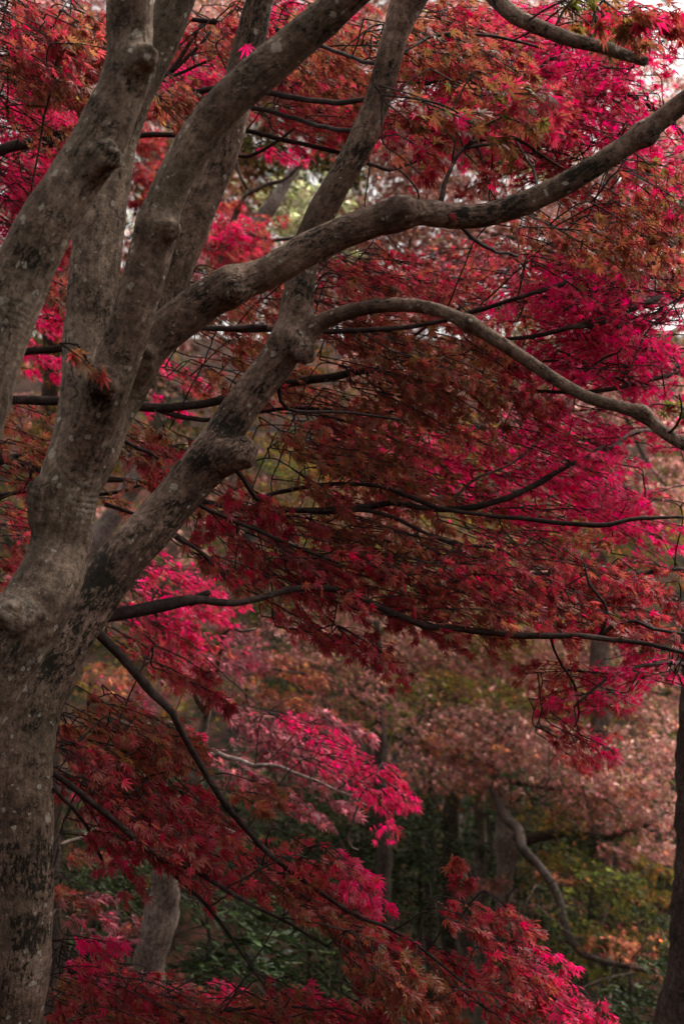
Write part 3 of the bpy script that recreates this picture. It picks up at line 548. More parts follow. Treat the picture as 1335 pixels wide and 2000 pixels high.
far_tree('stump', [(706, 1150, 30, 16.5), (714, 1300, 44, 16.5), (720, 1370, 48, 16.5), (722, 1480, 50, 16.5)], 'thick pale grey trunk in shade behind the amber maple', M_FARM)
far_tree('olive', [(868, 1130, 10, 15.5), (856, 1260, 18, 15.5), (849, 1320, 21, 15.5), (841, 1390, 23, 15.5)], 'olive leaved tree with a short dark trunk in the centre background', M_FARD)
far_tree('bright', [(585, 300, 14, 11.3), (560, 352, 22, 11.3), (535, 392, 25, 11.3), (508, 436, 28, 11.3), (480, 520, 30, 11.3), (420, 600, 32, 11.3), (290, 690, 34, 11.3), (180, 800, 36, 11.3), (140, 960, 38, 11.3), (90, 1180, 40, 11.3), (60, 1500, 42, 11.3)], 'pale green tree with a leaning pale trunk glimpsed between the near stems at the top', M_PALE)
far_tree('rose', [(485, 372, 8, 9), (466, 410, 11, 9), (430, 520, 15, 9), (330, 640, 18, 9), (190, 800, 22, 9), (120, 1000, 26, 9), (70, 1300, 28, 9)], 'small leaved red maple with a dark forked stem seen between the two front limbs', M_FARD,
 [[(485, 372, 8, 9), (470, 345, 7, 9), (462, 315, 6, 9), (455, 280, 4, 9)], [(482, 378, 9, 9), (515, 362, 8, 9), (550, 354, 7, 9), (578, 330, 6, 9), (598, 303, 5, 9)], [(455, 440, 8, 9), (530, 470, 8, 8.9), (590, 462, 7, 8.9), (640, 440, 5, 8.9)]])
far_tree('blush', [(1210, 80, 16, 13.5), (1190, 400, 26, 13.5), (1175, 800, 34, 13.5), (1170, 1100, 38, 13.5)], 'pale blush pink maple against the sky at the top right', M_FARM,
 [[(1190, 420, 16, 13.5), (1080, 330, 10, 13), (960, 300, 7, 12.7), (900, 290, 5, 12.5)], [(1200, 300, 14, 13.5), (1270, 220, 9, 13.2), (1340, 190, 6, 13)], [(1182, 560, 14, 13.5), (1050, 480, 9, 13.2), (880, 440, 6, 13), (760, 430, 4, 13)], [(1178, 700, 14, 13.5), (1250, 880, 8, 13.2), (1300, 950, 6, 13)]])
far_tree('lime', [(1200, 1660, 8, 11.8), (1198, 1740, 12, 11.8), (1190, 1800, 14, 11.8), (1180, 1860, 15, 11.8)], 'young yellow-green maple with amber tips at the lower right', M_FARD,
 [[(1196, 1760, 7, 11.8), (1130, 1720, 5, 11.6), (1070, 1700, 4, 11.5)], [(1190, 1810, 7, 11.8), (1260, 1800, 5, 11.6)], [(1188, 1830, 6, 11.8), (1090, 1840, 5, 11.6)]])
far_tree('ash', [(300, 790, 22, 12), (304, 835, 32, 12), (290, 900, 34, 12), (225, 1000, 36, 12), (140, 1150, 38, 12), (70, 1350, 40, 12)], 'pale trunk and green leaves in a small gap between the leaning near stems', M_PALE)
far_tree('moor', [(60, 100, 14, 10.5), (90, 300, 22, 10.5), (100, 600, 30, 10.5)], 'dull olive and pink tree behind the pink leaves at the upper left', M_FARD)
# low growth
low = [(140, 2060, 16, 4.9), (130, 2200, 26, 4.9)]
tree('low', 'maple_tree', 'low crimson maple whose topmost sprays rise over the bottom edge', 'tree', base_of(down_to_ground(low)), 'maples with crimson leaves')
branch('low', down_to_ground(low), M_TWIG, 'trunk', depth=4.9)
for rows in [[(138, 2100, 12, 4.9), (160, 1980, 9, 4.9), (200, 1900, 7, 4.9), (180, 1860, 5, 4.9)], [(134, 2120, 14, 4.9), (260, 2020, 11, 4.9), (380, 1985, 9, 4.9), (520, 1965, 7, 4.9), (640, 1975, 5, 4.9)]]: branch('low', rows)
far_tree('laurel', [(405, 1790, 6, 8.4), (408, 1850, 9, 8.4), (412, 1920, 11, 8.4)], 'glossy dark green broadleaf shrub right of the pale leaning trunk', M_FARD, group='evergreen shrubs in the shade', name='evergreen_shrub', leaf='oval', sides=8)
far_tree('yew', [(190, 1640, 7, 8.9), (185, 1720, 10, 8.9), (182, 1800, 12, 8.9)], 'dull green shrub between the nearest trunk and the pale leaning trunk', M_FARD, group='evergreen shrubs in the shade', name='evergreen_shrub', leaf='oval', sides=8)
far_tree('holly', [(600, 1780, 8, 10.5), (604, 1860, 10, 10.5)], 'almost black evergreen shrub in the deep shade of the lower middle', M_FARD, group='evergreen shrubs in the shade', name='evergreen_shrub', leaf='oval', sides=8)
far_tree('box', [(1230, 1900, 8, 10.8), (1232, 1960, 10, 10.8)], 'grey-green evergreen shrub in the lower right corner', M_FARD, group='evergreen shrubs in the shade', name='evergreen_shrub', leaf='oval', sides=8)
far_tree('privet', [(820, 1620, 8, 15), (822, 1720, 12, 15)], 'dark green evergreen shrub behind the straight dark trunk', M_FARD, group='evergreen shrubs in the shade', name='evergreen_shrub', leaf='oval', sides=8)
far_tree('camellia', [(1060, 1780, 8, 13.6), (1062, 1860, 12, 13.6)], 'dark green evergreen shrub behind the curving bough at the right', M_FARD, group='evergreen shrubs in the shade', name='evergreen_shrub', leaf='oval', sides=8)

# ------------------------------------------------------------------ leaves
def star(lobes, detail):
    """a palmate leaf in the plane: x to the tip, stalk at the origin"""
    A = {7: [-106, -68, -34, 0, 34, 68, 106], 5: [-80, -38, 0, 38, 80]}[lobes]
    Ln = {7: [0.40, 0.74, 0.93, 1.0, 0.93, 0.74, 0.40], 5: [0.6, 0.9, 1.0, 0.9, 0.6]}[lobes]
    na = [A[0] - 30] + [(a + b) / 2 for a, b in zip(A, A[1:])] + [A[-1] + 30]
    nr = [0.13] + [0.27 * min(a, b) + 0.03 for a, b in zip(Ln, Ln[1:])] + [0.13]
    pt = lambda a, r: (r * math.cos(R(a)), r * math.sin(R(a)))
    v = [(0.02, 0)] + [pt(a, r) for a, r in zip(na, nr)]; t = []; edge = [0.15] + [0.4] * len(na)
    for i, (a, l) in enumerate(zip(A, Ln)):
        n0, n1 = 1 + i, 2 + i
        if detail:
            k = len(v); w = 0.11 * l; q = 0.56 * l; c, s_ = math.cos(R(a)), math.sin(R(a))
            v += [(q * c + w * s_, q * s_ - w * c), pt(a, l), (q * c - w * s_, q * s_ + w * c)]; edge += [0.7, 1.0, 0.7]
            t += [(0, n0, k), (0, k, k + 2), (k, k + 1, k + 2), (0, k + 2, n1)]
        else:
            k = len(v); v.append(pt(a, l)); edge.append(1.0); t += [(0, n0, k), (0, k, n1)]
    return np.array(v), np.array(t), np.array(edge)
def oval():
    v = [(0, 0), (0.25, -0.14), (0.25, 0.14), (0.6, -0.17), (0.6, 0.17), (1, 0), (0.3, 0), (0.65, 0)]
    t = [(0, 1, 6), (0, 6, 2), (1, 3, 7), (1, 7, 6), (6, 7, 4), (6, 4, 2), (3, 5, 7), (7, 5, 4)]
    return np.array(v, float), np.array(t), np.array([0.3] * 8)
TPL = {'hi': star(7, True), 'mid': star(7, False), 'lo': star(5, False), 'oval': oval()}

PAL = {  # leaf colours: (colour, share)
 'H': [((0.72, 0.020, 0.150), 6), ((0.60, 0.022, 0.110), 4), ((0.46, 0.035, 0.075), 3), ((0.60, 0.10, 0.19), 2), ((0.42, 0.08, 0.06), 1.5)],
 'R': [((0.36, 0.034, 0.054), 4), ((0.29, 0.042, 0.050), 4), ((0.31, 0.080, 0.046), 5), ((0.46, 0.010, 0.060), 2), ((0.16, 0.026, 0.028), 1)],
 'B': [((0.29, 0.082, 0.046), 5), ((0.25, 0.110, 0.046), 4), ((0.30, 0.045, 0.048), 3), ((0.16, 0.094, 0.032), 2.5), ((0.38, 0.050, 0.060), 2)],
 'O': [((0.21, 0.075, 0.034), 4), ((0.15, 0.090, 0.028), 4), ((0.27, 0.045, 0.038), 3), ((0.48, 0.020, 0.080), 4), ((0.10, 0.105, 0.022), 1)],
 'V': [((0.085, 0.10, 0.020), 4), ((0.13, 0.12, 0.025), 3), ((0.24, 0.07, 0.025), 1.5), ((0.34, 0.02, 0.03), 1)],
 'M': [((0.28, 0.085, 0.105), 4), ((0.34, 0.12, 0.14), 3), ((0.20, 0.045, 0.060), 3), ((0.45, 0.03, 0.09), 1), ((0.26, 0.08, 0.04), 1)],
 'P': [((0.46, 0.23, 0.22), 4), ((0.60, 0.40, 0.36), 2.5), ((0.35, 0.11, 0.12), 3.5), ((0.44, 0.21, 0.12), 2.5), ((0.17, 0.15, 0.055), 2.5)],
 'S': [((0.38, 0.17, 0.165), 4), ((0.38, 0.18, 0.12), 2.5), ((0.28, 0.08, 0.09), 3), ((0.17, 0.14, 0.05), 4)],
 'A': [((0.44, 0.18, 0.085), 4), ((0.40, 0.12, 0.085), 3), ((0.48, 0.26, 0.10), 2), ((0.42, 0.11, 0.11), 2)],
 'G': [((0.15, 0.12, 0.025), 4), ((0.22, 0.14, 0.03), 3), ((0.26, 0.09, 0.035), 2), ((0.08, 0.09, 0.02), 2)],
 'Y': [((0.10, 0.115, 0.024), 4), ((0.15, 0.14, 0.03), 3), ((0.055, 0.075, 0.02), 4), ((0.30, 0.13, 0.05), 1)],
 'L': [((0.52, 0.56, 0.30), 4), ((0.40, 0.44, 0.18), 3), ((0.58, 0.54, 0.42), 2), ((0.40, 0.22, 0.20), 1)],
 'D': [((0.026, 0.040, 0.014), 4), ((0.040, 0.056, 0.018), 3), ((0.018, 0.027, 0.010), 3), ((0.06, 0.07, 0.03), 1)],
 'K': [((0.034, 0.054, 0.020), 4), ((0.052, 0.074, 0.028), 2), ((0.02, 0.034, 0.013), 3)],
}
def pick_cols(rg, typ, n):
    p = PAL[typ]; w = np.array([q[1] for q in p], float); c = np.array([q[0] for q in p])
    i = rg.choice(len(p), n, p=w / w.sum()); j = rg.choice(len(p), n, p=w / w.sum())
    v = np.exp(rg.normal(0, 0.16 if typ in 'HRBOV' else 0.45, (n, 1)))
    return c[i] * v, (0.6 * c[i] + 0.4 * c[j]) * v
def add_leaves(g, rg, tpl, p, ax, nn, size, typ, droop):
    V, T, E = TPL[tpl]; n, k = len(p), len(V)
    ax = nrm(ax); az = nrm(nn - ax * np.sum(nn * ax, 1, keepdims=True)); ay = np.cross(az, ax)
    r2 = (V[:, 0] ** 2 + V[:, 1] ** 2)[None]
    z = -droop[:, None] * r2 + rg.normal(0, 0.10, (n, 1)) * V[None, :, 1] + rg.normal(0, 0.035, (n, k))
    sx = size[:, None, None]; wy = rg.uniform(0.8, 1.1, (n, 1, 1))
    W = p[:, None] + sx * (V[None, :, 0:1] * ax[:, None] + wy * V[None, :, 1:2] * ay[:, None] + z[:, :, None] * az[:, None])
    a, b = pick_cols(rg, typ, n); e = E[None, :, None]
    c = np.concatenate([a[:, None] * (1 - e) + b[:, None] * e, np.ones((n, k, 1))], -1)
    g.add(W.reshape(-1, 3), (T[None] + (np.arange(n) * k)[:, None, None]).reshape(-1, 3), c.reshape(-1, 4))
def pad(g, rg, c, d, L, n, size, typ, tpl, twigs=True, up=0.75, tilt=0.8, droop=(0.12, 0.5), hang=0.45):
    """one flat layered spray: a main twig along d, side twigs, leaves in pairs"""
    lat = nrm(np.cross(UP, d)); upp = nrm(np.cross(d, lat)); be = rg.uniform(-0.35, 0.55)
    lat = nrm(lat * math.cos(be) + upp * math.sin(be)); W = 0.5 * L
    t = np.linspace(0, 1, 7); base = c - d * L * 0.5
    main = base + d * (L * t)[:, None] - UP * (0.16 * L * t ** 2)[:, None] + rg.normal(0, 0.006 * L, (7, 3)) * t[:, None]
    m = int(max(4, min(12, n / 5))); st = np.sort(rg.uniform(0.05, 1.0, m)); sides = np.where(np.arange(m) % 2 == 0, 1, -1)
    so = np.stack([np.interp(st, t, main[:, q]) for q in range(3)], -1)
    sd = nrm(d * rg.uniform(0.45, 0.95, (m, 1)) + lat * (sides * rg.uniform(0.5, 1.0, m))[:, None] - UP * rg.uniform(0.0, 0.3, (m, 1)))
    sl = W * (1.05 - 0.6 * np.abs(st - 0.35)) * rg.uniform(0.6, 1.1, m); sl[-1] *= 0.6
    k = rg.randint(0, m, n); u = rg.beta(1.6, 1.1, n)
    p = so[k] + sd[k] * (sl[k] * u)[:, None] - UP * (0.15 * sl[k] * u ** 2)[:, None]
    ax = d * 0.75 + sd[k] * 0.55 + rg.normal(0, 0.42, (n, 3)) - UP * hang * rg.uniform(0.3, 1.6, (n, 1))
    ax = nrm(ax); stalk = rg.uniform(0.15, 0.55, n) * size
    p = p + ax * stalk[:, None] + rg.normal(0, 0.16, (n, 3)) * size
    nn = UP * up + rg.normal(0, 1, (n, 3)) * tilt
    add_leaves(g, rg, tpl, p, ax, nn, size * rg.uniform(0.62, 1.18, n), typ, rg.uniform(droop[0], droop[1], n))
    if twigs:
        g.tube(main, np.linspace(0.0026, 0.0012, 7), 4, 1, 0, False)
        for q in range(m):
            e = so[q] + sd[q] * sl[q] * 0.95 - UP * 0.14 * sl[q]; mid = so[q] + sd[q] * sl[q] * 0.5 + rg.normal(0, 0.003, 3)
            g.tube(np.array([so[q], mid, e]), np.array([0.0016, 0.0013, 0.0008]), 3, 1, 0, False)
    return base, main
def attach(tid, base, d):
    """the nearest spot of the tree's own wood, preferring wood behind the spray"""
    tr = TREES[tid]
    if 'cat' not in tr or tr['catn'] != len(tr['own']):
        tr['cat'] = np.vstack(tr['pts']); tr['catn'] = len(tr['own'])
    v = base - tr['cat']; l = np.linalg.norm(v, axis=1) + 1e-6
    cost = l * (1 + 1.6 * np.clip(0.35 - (v @ d) / l, 0, 1.35)); i = int(np.argmin(cost))
    return tr['cat'][i], tr['own'][i], l[i]

# tree, kind, centre x, y, half width, half height, slope down to the right (degrees), depth, density
B = '''
near R 60 60 100 70 15 5.0 1 ; near B 150 120 80 80 25 4.9 1 ; moor G 50 160 90 60 0 9.5 .8 ; moor M 40 40 90 60 0 10 .8 ; behind H 90 215 110 45 10 6.3 1 ; near B 100 245 100 40 10 5.3 .6
behind H 45 325 90 70 15 6.5 1.1 ; behind H 40 410 70 80 20 6.2 1 ; behind R 80 460 60 50 20 6.0 .8 ; behind H 110 330 60 50 10 6.2 .8 ; near B 170 60 60 70 30 5.1 .8
near B 345 205 55 55 30 5.3 1 ; behind H 360 130 60 50 10 6.6 .9 ; near B 355 255 50 35 20 5.2 .8 ; behind B 420 60 60 60 20 5.8 .9 ; behind H 440 130 50 40 0 6.4 .7
near B 560 70 100 60 20 5.4 .8 ; behind B 650 50 80 60 10 5.6 .9 ; behind H 600 140 80 40 10 6.5 1 ; behind R 590 230 90 45 15 6.0 1 ; behind H 560 285 60 25 10 6.2 .7 ; behind B 680 120 60 60 15 5.7 .9 ; behind R 660 250 60 60 10 6.1 .8
rose R 470 470 70 60 10 9 1.1 ; rose H 440 440 40 40 0 9 .7 ; rose R 520 520 70 40 10 8.8 .9 ; rose G 350 330 50 90 0 10 1 ; rose G 290 400 30 90 0 10 1.2 ; rose R 285 340 40 50 0 9.4 .7
near O 895 205 150 38 8 4.2 1.2 ; near O 800 235 60 32 20 4.15 .8 ; near O 985 195 90 45 12 4.25 1 ; near R 790 310 50 34 20 4.0 .35 ; near R 830 290 60 22 10 4.1 .4 ; near R 930 320 25 20 40 4.1 .15
near B 830 75 110 60 10 5.0 1 ; near B 930 110 100 60 15 5.0 1 ; near R 1000 160 110 60 15 5.2 .9 ; right R 870 160 90 60 10 5.9 .9 ; near B 760 60 60 60 0 5.2 .7
near V 1120 20 80 30 20 4.2 .8 ; near O 1210 8 80 30 20 4.2 1 ; near R 1250 25 70 25 20 4.4 .5 ; right H 1310 20 50 30 20 5.5 .6
right H 1130 120 100 70 20 6.2 1.1 ; right H 1190 200 90 65 20 6.2 1.1 ; right H 1100 230 110 60 15 6.1 1 ; right R 1040 280 100 50 20 5.9 .9 ; right H 1210 255 70 40 30 6.2 .8 ; right R 1090 330 80 45 15 5.9 .7
near O 1275 365 90 55 20 4.7 .9 ; right R 1180 400 90 50 20 5.8 .9 ; near B 1100 450 110 55 15 5.0 1 ; near B 1230 440 100 60 20 4.9 1 ; right R 1310 440 60 80 20 5.6 1 ; right H 1300 300 60 40 20 6.3 .9 ; right R 1010 475 80 35 10 5.9 .9
behind H 80 620 60 75 20 6.0 1.2 ; behind H 60 710 60 50 15 6.1 1 ; behind H 170 700 60 90 15 6.4 .9 ; near B 110 560 45 30 20 4.8 .7 ; behind B 50 830 80 45 20 5.5 1 ; behind B 60 900 80 60 15 5.6 1 ; behind R 40 980 70 60 20 5.8 1 ; behind R 30 1090 50 90 20 6.2 1 ; mauve M 50 1060 60 60 0 7.5 1
behind B 450 610 110 50 15 5.5 1 ; behind R 430 560 60 40 15 5.7 .8 ; behind B 470 690 100 60 15 5.6 .9 ; behind H 330 705 60 20 10 6.6 .9 ; behind H 310 775 60 25 5 6.6 1 ; behind B 370 745 60 40 10 5.6 .7 ; behind B 540 700 80 60 15 5.8 .8
behind R 680 545 90 60 10 5.6 1 ; behind R 780 525 110 55 12 5.8 1 ; right R 860 560 110 45 10 5.9 .9 ; near B 720 590 90 50 10 5.3 .9 ; right M 930 520 90 40 5 7.2 .9
near B 740 680 110 50 12 5.2 1 ; near B 850 670 110 55 12 5.2 1.1 ; near B 790 745 110 45 12 5.2 1 ; near B 900 750 90 45 18 5.2 1 ; behind B 690 780 110 45 10 5.4 1 ; near R 960 700 70 50 18 5.2 .9 ; near R 1010 765 70 45 22 5.2 1
right R 990 560 110 55 10 5.9 1 ; right H 1120 570 110 70 10 6.2 1.2 ; right H 1210 620 110 70 15 6.2 1.2 ; right H 1280 680 90 70 15 6.3 1.2 ; right H 1120 690 110 50 10 6.2 1.1 ; right R 1250 540 90 45 10 5.8 1 ; right R 1150 510 100 45 10 5.8 .9 ; right H 1310 600 50 60 15 6.3 1 ; right R 1060 610 70 40 10 5.8 .8 ; right H 1200 720 100 40 15 6.3 1
near V 1310 790 35 30 20 4.22 .7 ; right H 1090 820 120 45 12 6.3 1 ; right H 1180 830 90 45 15 6.3 1 ; behind H 1000 870 130 55 15 6.1 1 ; behind R 860 840 110 45 12 5.9 .9 ; behind H 820 900 110 45 12 6.1 .9 ; behind H 1120 920 120 45 12 6.3 1 ; near B 700 870 110 45 12 5.3 1 ; near B 610 910 90 45 15 5.2 .9 ; near B 760 930 110 40 12 5.2 .9 ; behind R 620 840 80 40 10 5.8 .8
behind H 1040 980 140 35 10 6.2 1.1 ; behind H 1190 985 110 45 15 6.4 1.1 ; right H 1250 1030 70 30 15 6.4 .8 ; behind H 930 950 100 40 12 6.2 .8
near R 470 985 75 50 38 4.9 1.1 ; near R 430 1060 80 50 30 4.9 1 ; near R 550 1080 120 55 22 5.0 1.1 ; near R 660 1090 120 50 15 5.0 1.1 ; near R 780 1100 130 45 12 5.0 1.1 ; near B 720 1040 120 35 12 5.2 .8 ; near R 900 1110 130 45 12 5.0 1.1 ; near R 1020 1110 120 45 12 5.0 1.1 ; near R 1140 1110 120 50 15 5.1 1.2 ; right R 1270 1130 80 60 18 5.4 1.1
near R 600 1170 110 50 18 4.9 1.1 ; near R 720 1245 90 30 25 4.85 .9 ; near R 800 1170 130 40 12 5.0 1 ; near B 880 1190 120 35 10 5.0 .9 ; near R 1000 1180 120 40 12 5.0 1.1 ; near R 1180 1190 110 40 15 5.0 1 ; right R 1290 1220 60 40 15 5.4 1 ; near R 640 1215 80 35 22 4.9 .8 ; near B 470 1140 70 30 20 4.9 .7
near B 270 850 60 50 25 4.8 1 ; near R 290 900 70 45 30 4.8 1 ; behind R 380 870 50 40 20 5.6 .8 ; behind B 230 970 40 50 20 5.7 .7
mauve H 320 1120 110 40 10 7.0 1.2 ; mauve H 300 1190 100 50 20 6.8 1.2 ; near B 400 1100 60 40 15 4.9 .8 ; mauve R 280 1250 90 45 25 6.6 1 ; near R 360 1290 70 35 25 4.9 1 ; mauve H 400 1180 60 25 10 7.0 .6
right R 1110 1320 90 50 12 5.6 .7 ; right H 1240 1290 90 50 18 5.7 1 ; right H 1180 1350 80 40 20 5.8 .8 ; right R 1120 1420 70 50 25 5.6 .9 ; right H 1170 1450 50 25 25 5.6 .6 ; right H 1300 1310 50 40 15 6.0 .8 ; right R 1060 1400 50 40 15 5.6 .5
near B 190 1400 80 50 20 5.0 1 ; near B 270 1450 90 40 20 4.9 1 ; near R 170 1480 60 50 25 4.6 1 ; near R 280 1540 110 45 30 4.75 1 ; near R 360 1600 100 45 35 4.7 1.1 ; near R 230 1590 90 55 30 4.6 1 ; near H 220 1650 50 30 25 4.6 .8 ; near R 420 1660 60 30 35 4.75 .8 ; near B 480 1540 80 25 12 4.75 .9 ; near B 330 1500 60 25 15 4.8 .7
mauve M 460 1420 120 40 10 8 1.1 ; mauve M 560 1470 110 50 10 8 1.1 ; mauve M 450 1500 90 30 10 7.6 .9 ; mauve M 630 1420 70 40 10 8 .9 ; mauve H 590 1410 80 25 15 6.9 1 ; mauve H 680 1480 90 40 25 6.8 1.2 ; mauve H 760 1550 55 40 38 6.8 1.1 ; mauve H 360 1440 40 20 10 7 .7 ; mauve M 620 1560 80 40 15 7.6 .9 ; mauve M 690 1420 50 25 15 7.6 .7
near R 610 1680 95 40 22 4.85 1.1 ; near H 690 1720 70 50 30 4.9 1.1 ; near B 550 1720 80 40 20 4.8 1 ; near B 640 1790 80 35 22 4.8 1 ; near H 720 1790 60 40 30 4.95 .9 ; near B 750 1880 90 40 35 4.75 1.1 ; near R 720 1840 70 40 30 4.85 .9 ; near B 830 1930 70 50 35 4.75 1 ; near R 750 1960 80 40 30 4.8 .9
near R 880 1700 35 45 45 4.95 .9 ; near R 900 1780 75 45 20 4.95 1.1 ; near R 1000 1770 60 35 28 4.95 1 ; near R 960 1850 95 45 25 4.9 1.1 ; near H 1050 1880 90 40 32 4.95 1.1 ; near H 1110 1940 90 35 28 4.95 1.1 ; near R 970 1930 95 45 28 4.9 1.1 ; near R 870 1860 70 40 25 4.85 .9 ; near H 1160 1985 40 20 28 5.0 .8 ; near R 1050 1970 70 35 28 4.9 .9
low H 160 1860 70 40 18 4.9 1 ; low R 210 1930 100 40 18 4.85 1.1 ; low R 140 1980 80 40 18 4.8 1 ; low R 320 1970 110 35 15 4.85 1.1 ; low B 430 1985 110 30 12 4.9 1 ; low B 560 1945 80 35 20 4.9 1 ; low R 640 1985 90 30 18 5.0 1 ; low H 420 1930 55 22 10 6.0 .8
mauve M 215 1810 70 45 5 7.6 .7 ; mauve M 170 1770 70 40 5 7.7 .7 ; mauve B 150 1700 60 50 10 7.4 .7
salmon P 900 1420 130 55 5 12.8 1.1 ; salmon P 800 1460 120 55 5 12.6 1 ; salmon P 990 1440 110 55 5 12.6 1 ; salmon P 930 1500 120 40 5 12.8 .9 ; salmon P 1100 1480 110 60 5 12.5 1.1 ; salmon P 1220 1470 110 60 5 12.4 1 ; salmon P 1250 1560 100 60 10 12.3 1.1 ; salmon S 1130 1560 100 45 5 12.4 1 ; salmon P 1280 1640 50 60 0 12.3 1 ; salmon P 1200 1640 50 40 15 12.2 1 ; salmon S 960 1730 35 45 0 12.6 .8 ; salmon P 1290 1440 60 60 0 12.5 .9
russet S 700 1240 130 60 5 14 1.1 ; russet S 820 1290 120 55 5 14 1 ; russet P 780 1230 110 40 0 13.8 1 ; russet S 960 1290 120 55 5 14 1.1 ; russet S 1060 1260 100 60 5 14 1 ; russet G 900 1350 110 45 0 14.4 1 ; russet S 1180 1280 120 80 0 14 1 ; russet S 1250 1380 110 70 0 14 1.1 ; russet G 1020 1360 90 50 0 14.2 1 ; russet S 860 1150 150 60 0 14.2 .9 ; russet G 900 1040 130 60 0 14.2 1 ; russet S 1060 1140 130 60 0 14.2 .9
amber A 530 1310 100 45 5 10.6 1.1 ; amber A 590 1345 60 30 5 10.6 .8 ; amber M 440 1250 90 45 0 10.6 1 ; amber S 470 1330 80 40 5 10.8 .9 ; amber S 610 1270 70 40 0 11 .8 ; amber S 640 1380 80 40 5 11.2 .8 ; amber A 200 1300 60 30 0 10.2 .6 ; amber M 220 1330 80 40 0 10.2 .9 ; amber M 160 1560 60 60 0 9.8 .7
olive Y 750 1380 80 50 0 15 1.1 ; olive Y 830 1380 70 40 0 15 .9 ; olive G 780 1320 80 40 0 15.2 .8 ; olive G 620 1050 90 55 0 15 1.1 ; olive G 540 1110 70 60 0 15 1 ; olive G 740 1090 90 60 0 15 1 ; olive D 540 1220 90 70 0 15.6 1.1 ; olive D 640 1340 70 70 0 15.8 1 ; olive G 560 930 120 60 0 15 1 ; olive Y 540 880 60 40 0 14.8 .8 ; olive S 660 980 120 50 0 15 .8
bright L 600 395 75 65 0 11.9 1.2 ; bright L 560 440 60 40 0 11.9 .7 ; bright Y 650 310 60 40 0 13.4 .9 ; bright Y 550 330 60 50 0 13.6 .8 ; bright G 480 320 60 50 0 13.5 .8 ; bright L 480 400 40 60 0 13.8 .6
blush P 700 420 110 60 0 12.9 1.1 ; blush P 790 380 110 50 0 12.9 1 ; blush P 880 350 100 50 0 12.7 1.1 ; blush P 960 390 100 40 0 12.8 1 ; blush L 930 300 100 35 0 13 .8 ; blush G 960 310 90 30 0 12.6 .8 ; blush P 860 450 120 40 0 13 1 ; blush M 970 520 110 50 0 13 1 ; blush M 850 510 100 40 0 13 .9 ; blush P 1240 210 120 80 0 13.3 .9 ; blush P 1300 300 70 60 0 13.2 .8 ; blush P 1290 120 70 40 0 13.4 .45 ; blush P 1160 330 100 60 0 13.2 1 ; blush P 1240 930 110 50 0 13.2 1 ; blush G 1280 1000 80 40 0 13.3 .9 ; blush P 1300 880 50 50 0 13.2 1 ; blush G 1150 1030 120 40 0 13.3 .9 ; blush M 1080 450 110 60 0 13.2 .9 ; blush M 1060 780 100 60 0 13.3 .9
lime Y 1150 1730 90 45 0 11.6 1.2 ; lime Y 1210 1780 80 45 0 11.6 1.1 ; lime Y 1090 1800 70 40 0 11.5 1 ; lime A 1230 1850 80 35 5 11.3 .7 ; lime A 1150 1830 70 30 5 11.3 .6 ; lime Y 1160 1870 90 40 0 11.5 1 ; lime A 1080 1690 50 30 0 11.5 .5 ; lime G 1250 1720 60 50 0 11.9 .8 ; lime Y 1010 1860 90 40 0 12.2 .8
ash K 300 760 60 50 0 11.8 .8 ; ash Y 330 860 80 50 0 11.8 .8 ; ash P 360 720 50 40 0 11.6 .7
moor G 120 300 90 90 0 10.2 .8 ; moor S 110 520 80 80 0 10.2 .8 ; moor G 90 780 90 60 0 10.2 .8 ; moor M 330 440 60 80 0 10.4 .9
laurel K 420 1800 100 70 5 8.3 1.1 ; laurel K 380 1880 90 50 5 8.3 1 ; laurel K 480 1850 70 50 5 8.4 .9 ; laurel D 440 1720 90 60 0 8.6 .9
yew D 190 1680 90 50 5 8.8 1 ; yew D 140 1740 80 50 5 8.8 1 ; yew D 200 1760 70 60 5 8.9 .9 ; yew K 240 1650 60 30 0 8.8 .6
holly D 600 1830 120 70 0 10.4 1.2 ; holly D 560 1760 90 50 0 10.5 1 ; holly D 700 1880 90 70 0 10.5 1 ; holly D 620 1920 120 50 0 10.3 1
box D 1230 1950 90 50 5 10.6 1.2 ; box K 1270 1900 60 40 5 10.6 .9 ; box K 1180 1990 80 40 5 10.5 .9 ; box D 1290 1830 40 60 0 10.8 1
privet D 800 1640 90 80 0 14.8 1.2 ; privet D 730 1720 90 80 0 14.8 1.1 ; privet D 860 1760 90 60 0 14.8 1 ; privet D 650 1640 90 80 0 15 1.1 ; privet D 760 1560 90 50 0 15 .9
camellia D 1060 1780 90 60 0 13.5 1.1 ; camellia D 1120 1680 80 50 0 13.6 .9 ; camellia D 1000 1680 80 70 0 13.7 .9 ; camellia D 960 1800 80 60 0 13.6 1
near B 210 1440 100 45 25 4.9 1.1 ; near R 310 1570 120 45 35 4.75 1.1 ; near B 250 1520 100 40 30 4.85 1 ; near R 440 1690 70 30 30 4.75 .9 ; near B 150 1430 60 50 20 4.9 .9 ; near R 330 1640 80 35 35 4.7 .9
low R 250 1960 110 35 15 5.0 1.2 ; low B 370 1990 110 30 12 4.9 1.2 ; low R 520 1985 100 30 15 5.0 1.2 ; low B 140 1930 60 40 18 4.9 1 ; low H 610 1955 70 30 20 5.1 1 ; low H 690 1990 60 25 20 5.2 1 ; low O 560 1925 60 22 20 4.9 .8 ; low M 300 1910 80 30 5 5.6 .8
behind H 60 230 90 45 15 6.4 1.2 ; behind H 60 370 90 50 20 6.4 1.2 ; near B 60 130 90 60 15 5.1 1 ; behind R 70 440 60 60 20 6.1 1
